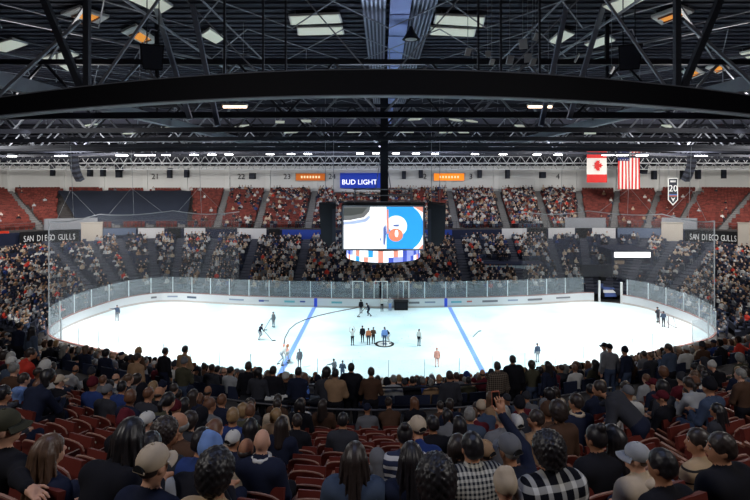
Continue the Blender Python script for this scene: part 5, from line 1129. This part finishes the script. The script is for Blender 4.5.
# pale panels and heaters under the deck
def deck(px, py, z=ZD-.35): D = (z-H)*F/(HY-py); return at(px,py,D)
PANELS = [[(120,-4),(152,-6),(172,7),(160,14)],[(201,36),(210,30),(224,39),(216,44)],[(-14,47),(12,40),(27,45),(4,53)],[(38,60),(68,51),(78,56),(46,65)],[(60,66),(80,60),(88,64),(68,71)],[(290,17),(338,15),(341,23),(292,25)],[(298,28.5),(341,27.5),(343,34.5),(299,35.5)],[(437,16),(484,18),(482,27),(435,24)],[(432,28),(475,30),(473,37),(431,35)],[(603,7),(636,-6),(652,-4),(617,14)],[(549,42),(563,31),(574,35),(558,45)],[(585,45),(607,36),(615,41),(592,49)],[(740,54),(756,50),(764,56),(748,59)],[(620,176-160),(622,17),(623,17.5),(621,17)]][:13]
PL = ['white roof light panel beside the first heater at the top left','small white roof light panel left of the centre ducts','white roof light panel cut by the left edge','wider white roof light panel below the heaters on the left','narrow white roof light panel below the heaters on the left','upper white roof light strip left of the centre duct','lower white roof light strip left of the centre duct','upper white roof light strip right of the centre duct','lower white roof light strip right of the centre duct','large white roof light panel at the top on the right','small tilted white roof light panel nearest the centre duct on the right','tilted white roof light panel left of the hanging speaker on the right','white roof light panel cut by the right edge']
def panel(Q, label, name='roof_light', th=.10, heater=False):
    P = [deck(*q) for q in Q]; c = sum(P, Vector())/4; g = empty(name, c, label, 'light panel' if not heater else 'heater'); up = Vector((0,0,th)); m = MB(); m.hexa([c+(p-c)*1.06+Vector((0,0,.03)) for p in P], [c+(p-c)*1.06+up+Vector((0,0,.05)) for p in P]); m.build('frame', M_WHITE, g)
    m = MB(); m.hexa(P, [p+Vector((0,0,.05)) for p in P]); m.build('diffuser', M_PANEL if not heater else M_WHITE, g)
    if heater:
        w = lambda s,t: P[0]*(1-s)*(1-t)+P[1]*s*(1-t)+P[2]*s*t+P[3]*(1-s)*t; m = MB(); dn = Vector((0,0,-.04)); Q2 = [w(*st)+dn for st in ((.18,.22),(.82,.22),(.82,.72),(.18,.72))]; m.hexa(Q2, [p+Vector((0,0,.05)) for p in Q2]); m.build('glowing_element', mat('heater_glow', srgb(232,150,60), .6, emit=.7), g); m = MB()
        for t in (.2,.74): a, b = w(.15,t)+dn*1.5, w(.85,t)+dn*1.5; m.bar(a, b, .08)
        m.build('reflector_bar', mat('heater_bar', srgb(120,70,40), .5), g)
    m = MB()
    for p in P[::2]: m.bar(c+(p-c)*.8+Vector((0,0,.1)), c+(p-c)*.8+Vector((0,0,.4)), .04)
    m.build('hanger', M_STEEL2, g)
for Q,l in zip(PANELS,PL): panel(Q,l)
for Q,l in (([(62,15),(80,8.5),(108,18),(98,24)],'ceiling heater with orange glow in the top left corner'),([(122,33),(136,27),(158,42),(146,46)],'ceiling heater with orange glow beside the left hanging speaker'),([(652,18),(680,8),(693,13),(662,25)],'ceiling heater with orange glow at the top on the right'),([(706,69),(718,63),(729,69),(718,74)],'small ceiling heater with orange tint near the right edge'),([(682,73),(694,68),(704,74),(692,79)],'smallest pale ceiling heater right of the hanging speaker')): panel(Q,l,'ceiling_heater',.12,True)
# further pale panels beyond the deep truss
for k,(px,py,w) in enumerate(sorted(((280,122,9),(306,121,10),(292,132,14),(355,131.5,14),(350,117,11),(406,131.5,14),(415,119,12),(456,120,10),(471,121,9),(446,132,13),(463,132,10),(130,133,10),(165,128,8),(590,133,11),(624,131,9),(520,126,8),(242,126,9),(90,125,8),(668,126,9)))): 
    D = 47 if py > 126 else 38; p = at(px,py,D+1); m = MB(); m.box(p, (w/F*D,.9,.08), random.uniform(-.4,.4), 0, .25); tag(m.build('roof_light', M_PANEL), 'small pale panel deep in the roof, %s from the left' % ordinal(k+1), 'light panel')
# tilted white reflectors right of centre
for k,(px,py,s,a) in enumerate(((468,52,6,.4),(488,54,5,-.3),(492,62,5,.5),(510,60,7,.2),(523,44,8,-.5),(536,37,6,.6),(528,58,7,-.2),(533,62,6,.4),(577,58,7,1.2),(612,70,6,.9))):
    p = at(px,py,26); m = MB(); m.box(p, (s/F*26,.08,s/F*26*1.25), a, 0, .5); g = empty('reflector_card', p, 'small tilted white reflector hanging above the deep truss right of centre, %s from the left' % ordinal(k+1), 'reflector'); m.build('card', mat('reflector_white', srgb(196,198,200), .7), g); m = MB(); m.bar(p+Vector((0,.05,0)), (p.x,p.y+.05,ZD), .025); m.build('hanger', M_STEEL2, g)
# centre duct with ribbed sheets either side
m = MB(); m.box((.92,57.2,23.5), (1.02,80,.6)); g = empty('ceiling_duct', (.92,57.2,23.5), 'long pale blue duct running down the middle of the roof', 'duct'); m.build('duct', M_DUCT, g); m = MB()
for y in range(18,97,4): m.box((.92,y,23.5), (1.1,.1,.68))
m.build('band', mat('duct_band', srgb(110,124,180), .6), g)
for s,x,nm in ((-1,-.42,'left'),(1,2.2,'right')):
    g = empty('ribbed_sheet', (x,57.2,23.5), 'ribbed silver sheet strip along the %s side of the blue duct' % nm, 'sheet'); m = MB(); m.box((x,57.2,23.75), (1.3,80,.05)); m.build('sheet', mat('sheet_dark', srgb(70,74,92), .5, .4), g)
    for k in range(6): m = MB(); m.box((x-.55+.22*k,57.2,23.66), (.09,80,.14)); m.build('rib', M_SILV, g)
p = at(411,35,28); g = empty('pendant_lamp', p, 'dark conical pendant hanging beside the blue duct', 'lamp'); m = MB(); m.lathe([(.5,-.25),(.45,-.2),(.16,.25),(.1,.45),(.03,.5)], p, 20); m.build('shade', M_CAB, g, True); m = MB(); m.bar(p+Vector((0,0,.45)), (p.x,p.y,ZD), .05); m.build('stem', M_STEEL, g); m = MB(); m.lathe([(.02,-.3),(.3,-.26),(.42,-.235)], p, 16); m.build('lens', M_WHITE, g)
# hanging speakers
for px,lab in ((153,'black box speaker hanging above the deep truss on the left'),(629,'black box speaker hanging above the deep truss on the right')):
    p = at(px,57,25); s = -1 if px < CX else 1; g = empty('hanging_speaker', p, lab, 'speaker'); m = MB(); a = .35*-s; R = Matrix.Rotation(a,3,'Z') @ Matrix.Rotation(.25,3,'X')
    lo = [p+R@Vector(v) for v in ((-.45,-.35,-.62),(.45,-.35,-.62),(.4,.4,-.6),(-.4,.4,-.6))]; hi = [p+R@Vector(v) for v in ((-.55,-.5,.62),(.55,-.5,.62),(.45,.45,.62),(-.45,.45,.62))]; m.hexa(lo,hi); m.build('cabinet', M_CAB, g)
    m = MB(); m.add([p+R@Vector(v) for v in ((-.4,-.365,-.55),(.4,-.365,-.55),(.48,-.505,.55),(-.48,-.505,.55))], [(0,1,2,3)]); 
    m = MB(); m.hexa([p+R@Vector(v) for v in ((-.4,-.39,-.55),(.4,-.39,-.55),(.4,-.3,-.55),(-.4,-.3,-.55))], [p+R@Vector(v) for v in ((-.48,-.53,.55),(.48,-.53,.55),(.48,-.4,.55),(-.48,-.4,.55))]); m.build('grille', M_GRIL, g)
    for t in (-.3,.3): m = MB(); m.bar(p+Vector((t,0,.6)), (p.x+t,p.y,ZD), .04); m.build('hanger', M_STEEL, g)
def line_array(px, py, D, n, lab, s):
    p = at(px,py,D); g = empty('line_array_speaker', p, lab, 'speaker'); a = 0.; q = p+Vector((0,0,.8))
    for k in range(n):
        ca = .055*k; R = Matrix.Rotation(s*.5,3,'Z') @ Matrix.Rotation(ca,3,'X'); m = MB(); vs = [q+R@Vector((x*.65,y*.4,z*.19)) for z in (-1,1) for x,y in ((-1,-1),(1,-1),(1,1),(-1,1))]; m.hexa(vs[:4], vs[4:]); m.build('cabinet', M_CAB if k % 2 else mat('speaker_cabinet_grey', srgb(56,60,72), .6), g); q = q+R@Vector((0,0,-.41))
    m = MB(); m.bar(p+Vector((0,0,1.7)), (p.x,p.y,ZD), .06); m.build('hanger', M_STEEL, g)
line_array(73.5,160,80,11,'curved black line array speaker hanging in front of the white wall on the left',-1); line_array(692,160,80,11,'curved black line array speaker hanging right of the number pennant',1)
line_array(119,168,92,4,'short curved speaker hanging near the section number on the left',-1); line_array(644,168,92,5,'short curved speaker hanging beside the striped flag',1)
# flags and pennant
def cloth_sheet(x0,x1,z0,z1,y,nx,nz_,amp,colf,mats,name,parent):
    m = MB(); pt = lambda i,j,t: (x0+(x1-x0)*i/nx, y+amp*math.sin(i/nx*12+j*.15)+t, z0+(z1-z0)*j/nz_)
    for t in (0,.04):
        for i in range(nx):
            for j in range(nz_): q = [pt(i,j,t),pt(i+1,j,t),pt(i+1,j+1,t),pt(i,j+1,t)]; m.add(q if t == 0 else q[::-1], [(0,1,2,3)], colf((i+.5)/nx,(j+.5)/nz_))
    return m.build(name, mats, parent)
FR, FW, FB = mat('flag_red', srgb(200,52,50), .85), mat('flag_white', srgb(220,214,208), .85), mat('flag_blue', srgb(40,50,96), .85)
a, b = at(587,150,82), at(607,182.5,82); g = empty('flag', ((a.x+b.x)/2,82,a.z), 'red and white maple leaf flag hanging upright under the roof', 'flag')
cloth_sheet(a.x,b.x,b.z,a.z,82,16,24,.10,lambda s,t: 0 if t < .27 or t > .76 else 1,[FR,FW],'cloth',g)
LEAF = [(0,.5),(.09,.32),(.19,.37),(.15,.12),(.27,.24),(.30,.17),(.45,.19),(.38,.03),(.44,0),(.22,-.18),(.25,-.25),(.02,-.22),(.02,-.42)]; LEAF = LEAF+[(-x,y) for x,y in LEAF[::-1][:-1]]
cxl, czl = (a.x+b.x)/2, b.z+(a.z-b.z)*.52; R = 1.9; m = MB(); m.prism([(cxl+y*R, 81.83, czl-x*R*1.05) for x,y in LEAF], (0,.05,0)); m.build('maple_leaf', FR, g)
m = MB(); m.tube([(a.x-.2,82.02,a.z),(b.x+.2,82.02,a.z)], .05, 6); m.build('pole', M_STEEL2, g)
a, b = at(616,149,84), at(637.5,189,84); g = empty('flag', ((a.x+b.x)/2,84,a.z), 'red and white striped flag with a blue canton hanging upright beside the maple leaf flag', 'flag')
cloth_sheet(a.x,b.x,b.z,a.z,83.2,26,20,.08,lambda s,t: 2 if (s < .54 and t > .72) else (0 if int(s*13) % 2 == 0 else 1),[FR,FW,FB],'cloth',g)
m = MB(); m.tube([(a.x-.2,83.22,a.z),(b.x+.2,83.22,a.z)], .05, 6); m.build('pole', M_STEEL2, g)
m = MB()
for i in range(4):
    for j in range(5): m.box((a.x+.3+.42*i+(.2 if j%2 else 0),83.08,a.z-.3-.38*j), (.12,.03,.12))
m.build('star', FW, g)
D = 82; a, b = at(668,178,D), at(678,205.5,D); cxp = (a.x+b.x)/2; g = empty('pennant', (cxp,D,a.z), 'narrow hanging pennant with the number 20 and a pointed lower end', 'banner'); hw = (b.x-a.x)/2; zt = a.z; zs = b.z+.9
m = MB(); m.prism([(cxp-hw,D,zt),(cxp-hw,D,zs),(cxp,D,b.z),(cxp+hw,D,zs),(cxp+hw,D,zt)], (0,.05,0)); m.build('border', M_WHITE, g); k = .82
m = MB(); m.prism([(cxp-hw*k,D-.02,zt-.15),(cxp-hw*k,D-.02,zs+.05),(cxp,D-.02,b.z+.25),(cxp+hw*k,D-.02,zs+.05),(cxp+hw*k,D-.02,zt-.15)], (0,.05,0)); m.build('field', mat('pennant_navy', srgb(54,56,66), .8), g)
text_mesh('number', '20', 1.5, facing(Vector((cxp,D-.05,zt-1.75))), M_WHITE, g, .02); m = MB(); m.box((cxp,D-.04,zt-.55), (hw*1.1,.04,.3)); m.build('name_bar', M_WPANEL, g)
m = MB(); m.box((cxp,D-.04,zt-2.75), (hw*1.6,.04,.12)); m.build('stripe', mat('pennant_blue', srgb(90,130,210), .8), g); m = MB(); m.box((cxp,D-.04,zt-2.95), (hw*1.6,.04,.12)); m.build('stripe', mat('pennant_orange', srgb(210,120,100), .8), g)
m = MB(); m.prism([(cxp-.35,D-.05,zs+.45),(cxp,D-.05,zs-.3),(cxp+.35,D-.05,zs+.45),(cxp,D-.05,zs+.2)], (0,.03,0)); m.build('emblem', M_WHITE, g); m = MB()
for s in (-1,1): m.bar((cxp+s*hw*.8,D+.02,zt), (cxp+s*hw*.8,D+.02,18.4), .03)
m.build('hanger', M_STEEL2, g)
# ------------------------------------------------------------------ scoreboard
D = 46.; p0, p1 = at(343,206,D), at(423.5,249.5,D); cxm = (p0.x+p1.x)/2; g = empty('scoreboard', (cxm,D+3,p1.z), 'large centre-hung scoreboard with a bright video screen over the ice', 'scoreboard'); W_ = p1.x-p0.x; Hh = p0.z-p1.z
E_ = lambda n, rgb, e=1.0: mat('screen_'+n, rgb, .5, emit=e)
m = MB(); m.box((cxm,D+1.7,(p0.z+p1.z)/2), (W_+.3,3.2,Hh+.2)); m.build('housing', M_CAB, g)
m = MB(); m.box((cxm,D,(p0.z+p1.z)/2), (W_,.1,Hh)); scr = m.build('screen', E_('white',(1,1,1),1.15), g)
sx = lambda s,t,o=0: (p0.x+W_*s, D-.06-o, p0.z-Hh*t)
def spoly(pts, m_, o=0, nm='screen_picture'): mm = MB(); mm.prism([sx(s,t,o) for s,t in pts], (0,.012,0)); return mm.build(nm, m_, scr)
circ = lambda cx,cy,rx,ry,a0,a1,n=20: [(cx+rx*math.cos(a0+(a1-a0)*i/n), cy+ry*math.sin(a0+(a1-a0)*i/n)) for i in range(n+1)]
spoly([(0,0),(.34,0),(.33,.12),(.26,.26),(.1,.32),(0,.33)], E_('crowd',srgb(120,120,120),.75)); spoly([(0,.05),(.3,.04),(.24,.17),(.1,.22),(0,.22)], E_('crowd_dark',srgb(90,92,90),.6), .012); spoly([(0,.36),(.1,.35),(.27,.29),(.33,.20),(.34,.28),(.28,.37),(.12,.42),(0,.43)], E_('boards',srgb(180,196,230),.9), .004)
spoly([(.54,0),(.86,0)]+circ(.80,.5,.20,.5,-1.1,1.1,16)+[(.86,1),(.54,1)], E_('blue',srgb(50,160,240),1.0), .006)
spoly([(.86,0),(1,0),(1,.16)], E_('corner',srgb(236,150,130),.9), .010); spoly([(.93,1),(1,1),(1,.86)], E_('corner',srgb(236,150,130)), .010)
spoly(circ(.66,.46,.135,.24,-PI*.95,PI*.5), E_('white',(1,1,1)), .016); spoly(circ(.655,.665,.09,.15,0,2*PI), E_('salmon',srgb(236,140,110),.95), .026); spoly(circ(.665,.63,.022,.085,0,2*PI,12), E_('white',(1,1,1)), .036)
spoly([(.54,.08),(.565,.08),(.57,.62),(.545,.64)], E_('corner',srgb(236,150,130)), .018); spoly([(.50,.5),(.53,.42),(.54,.62),(.52,.9),(.5,.88)], E_('figure',srgb(110,130,190),.7), .018); spoly([(.46,.74),(.475,.72),(.475,.8),(.46,.8)], E_('figure',srgb(110,130,190),.7), .018); spoly([(.62,.43),(.7,.42),(.69,.47),(.63,.47)], E_('figure',srgb(110,130,190),.7), .03)
m = MB(); t = .14
for a,b in (((0,0),(1,0)),((1,0),(1,1)),((1,1),(0,1)),((0,1),(0,0))): m.bar(sx(*a), sx(*b), t)
m.build('bezel', M_STEEL2, g)
zc = p1.z-.62; ringm = [E_('white',(1,1,1)), E_('ring_blue',srgb(70,90,190),.8), E_('corner',srgb(236,150,130)), E_('blue',srgb(50,160,240)), E_('ring_lilac',srgb(150,160,230),.9)]
pat = [1,4,4,1,4,0,2,0,0,3,0,2,0,0,2,0,1,4,4,1,4,1,0,2]
m = MB(); n = 48
for k in range(n):
    a0, a1 = -PI+PI*k/n, -PI+PI*(k+1)/n; P = lambda a,z: (cxm+3.62*math.cos(a), D+3.4+3.62*math.sin(a), z)
    for r_, (z0,z1) in enumerate(((zc-.55,zc-.1),(zc-.1,zc+.5))): m.add([P(a0,z0),P(a1,z0),P(a1,z1),P(a0,z1)], [(0,1,2,3)], pat[(k//2+(3 if r_ == 0 else 0)) % 24])
m.build('led_ring', ringm, g); m = MB(); m.lathe([(3.4,zc-.7),(3.5,zc-.55),(3.45,zc-.55),(3.45,zc+.5),(3.6,zc+.52),(3.6,zc+.58)], (cxm,D+3.4,0), 32); m.build('ring_frame', M_CAB, g)
m = MB()
for z in (p0.z+.35,p0.z+.95,p0.z+1.5):
    w = W_*(.5 if z < p0.z+.5 else .38)
    for y in (D+.6,D+2.8): m.bar((cxm-w,y,z), (cxm+w,y,z), .08)
for s in (-1,1):
    for y in (D+.6,D+2.8): m.bar((cxm+s*W_*.36,y,p0.z), (cxm+s*W_*.36,y,p0.z+1.6), .08); m.bar((cxm+s*W_*.10,y,p0.z+1.5), (cxm+s*.3,D+1.7,p0.z+4.2), .05)
m.build('top_frame', M_STEEL2, g); m = MB(); m.box((cxm,D+1.7,p0.z+.16), (W_+.1,3.0,.1)); m.build('top_cap', M_CAB, g)
m = MB(); m.box((cxm+.1,D+1.7,(p0.z+.3+ZD-.5)/2), (.75,.75,ZD-.5-p0.z-.3)); m.build('mast', M_STEEL, g)
for s,nm,q in ((-1,'left',((319,204),(336,203),(335.5,240),(329,247),(321,238))),(1,'right',((427.5,203),(446,205),(444.5,239),(438,247),(429,240)))):
    lo_ = [at(x,y,D+1.0) for x,y in q]; c = sum(lo_,Vector())/5; gg = empty('side_screen', c, 'dark hanging cabinet seen edge on at the %s of the scoreboard' % nm, 'speaker'); m = MB(); poly = lo_ if s < 0 else lo_; m.prism(poly, (s*.35,3.2,0)); m.build('cabinet', M_CAB, gg)
    x0 = (lo_[1].x if s < 0 else lo_[0].x); m = MB(); m.box((x0-(-s)*.18*1.0 if s < 0 else x0+.18, D+.95, c.z+.1), (.32,.05,3.1)); m.build('grille', M_GRIL, gg); m = MB()
    for t in (-.4,.4): m.bar((c.x+t,D+2.2,lo_[0].z), (c.x+t,D+2.2,ZD), .05)
    m.build('hanger', M_STEEL2, gg)
# ------------------------------------------------------------------ shell that closes the hall
m = MB(); m.box((0,-12,13), (230,.4,24)); struct(m.build('wall_near', M_WALLD))
for s,nm in ((-1,'left'),(1,'right')): m = MB(); m.box((s*100,45,13), (.4,125,24)); struct(m.build('wall_'+nm, M_WALL))
# ------------------------------------------------------------------ lamps of the hall and added fill lamps
def spot(loc, target, watts, angle, blend=.6, rgb=(1,1,1), size=.5):
    l = bpy.data.lights.new('floodlight_beam', 'SPOT'); l.energy = watts; l.spot_size = math.radians(angle); l.spot_blend = blend; l.color = rgb; l.shadow_soft_size = size
    o = bpy.data.objects.new('floodlight_beam', l); COL.objects.link(o); o.location = loc; d = Vector(target)-Vector(loc); o.rotation_euler = d.to_track_quat('-Z','Y').to_euler()
def area(loc, target, watts, sx_, sy_, rgb=(1,1,1), spread=180):
    l = bpy.data.lights.new('house_fill_light', 'AREA'); l.shape = 'RECTANGLE'; l.size = sx_; l.size_y = sy_; l.energy = watts; l.color = rgb; l.spread = math.radians(spread)
    o = bpy.data.objects.new('house_fill_light', l); COL.objects.link(o); o.location = loc; d = Vector(target)-Vector(loc); o.rotation_euler = d.to_track_quat('-Z','Y').to_euler()
KI = 1.06
for x in (-27,-19,-11,-4,4,11,19,27):
    for y in (37,45,53):
        c = abs(x) < 13; e = 10000 if c else 13500; sxx = x if not c else (15 if x > 0 else -15)*1
        spot((sxx,{37:34,45:45,53:57}[y] if c else y,19.3), (x,y,0), e*KI, 52, .8, (1,1,1) if not c else (.74,.94,1))
# house lights over the upper tiers
for x in (-66,-48,-30,-10,10,30,48,66):
    c = abs(x) < 20; area((x*.85,69,17.0), (x*1.08,99,15.0), 2100*(1.0 if abs(x) > 40 else .7 if not c else .6), 6, 1.0, (1,.97,.92) if not c else (.8,.86,1))
for x in (-40,-20,0,20,40): area((x,64,18.8), (x*1.1,76,4), 1000 if abs(x) > 25 else 600, 5, 1, (.85,.9,1) if abs(x) < 25 else (1,1,1))
for s in (-1,1):
    area((s*9,1,20), (s*6,5,11), 370, 3, 2, (1,.95,.9)); area((s*46,52,19), (s*42,56,3), 2900, 6, 2, (1,1,1)); area((s*20,30,19.5), (s*14,12,8), 900, 5, 1.5, (1,.97,.94)); area((s*26,28,19), (s*31,39,2), 1900, 5, 2, (1,.98,.95))  # added fill and rim lamps for the near stand and rink ends
area((0,31,19.5), (0,9,9), 430, 5, 1.5, (.66,.78,1)); area((0,4,20.5), (0,6,11), 110, 4, 2, (.42,.56,1))  # added bluish rim and fill lamps for the middle of the near stand
w = bpy.data.worlds.new('world'); w.use_nodes = True; w.node_tree.nodes['Background'].inputs[0].default_value = (.06,.07,.1,1); w.node_tree.nodes['Background'].inputs[1].default_value = .5; S.world = w
vs = S.view_settings; S.display_settings.display_device = 'sRGB'; vs.view_transform = 'Standard'; vs.look = 'None'; vs.exposure = 0; vs.gamma = 1; vs.use_curve_mapping = False
try:
    S.cycles.use_denoising = True; S.cycles.max_bounces = 6; S.cycles.transparent_max_bounces = 12; S.cycles.sample_clamp_indirect = 4; S.cycles.caustics_reflective = False; S.cycles.caustics_refractive = False
except Exception: pass
print('CONFLICTS', CON); print('people', len(placed), len(ind), 'rest', len(rest), 'far', len(farsel))
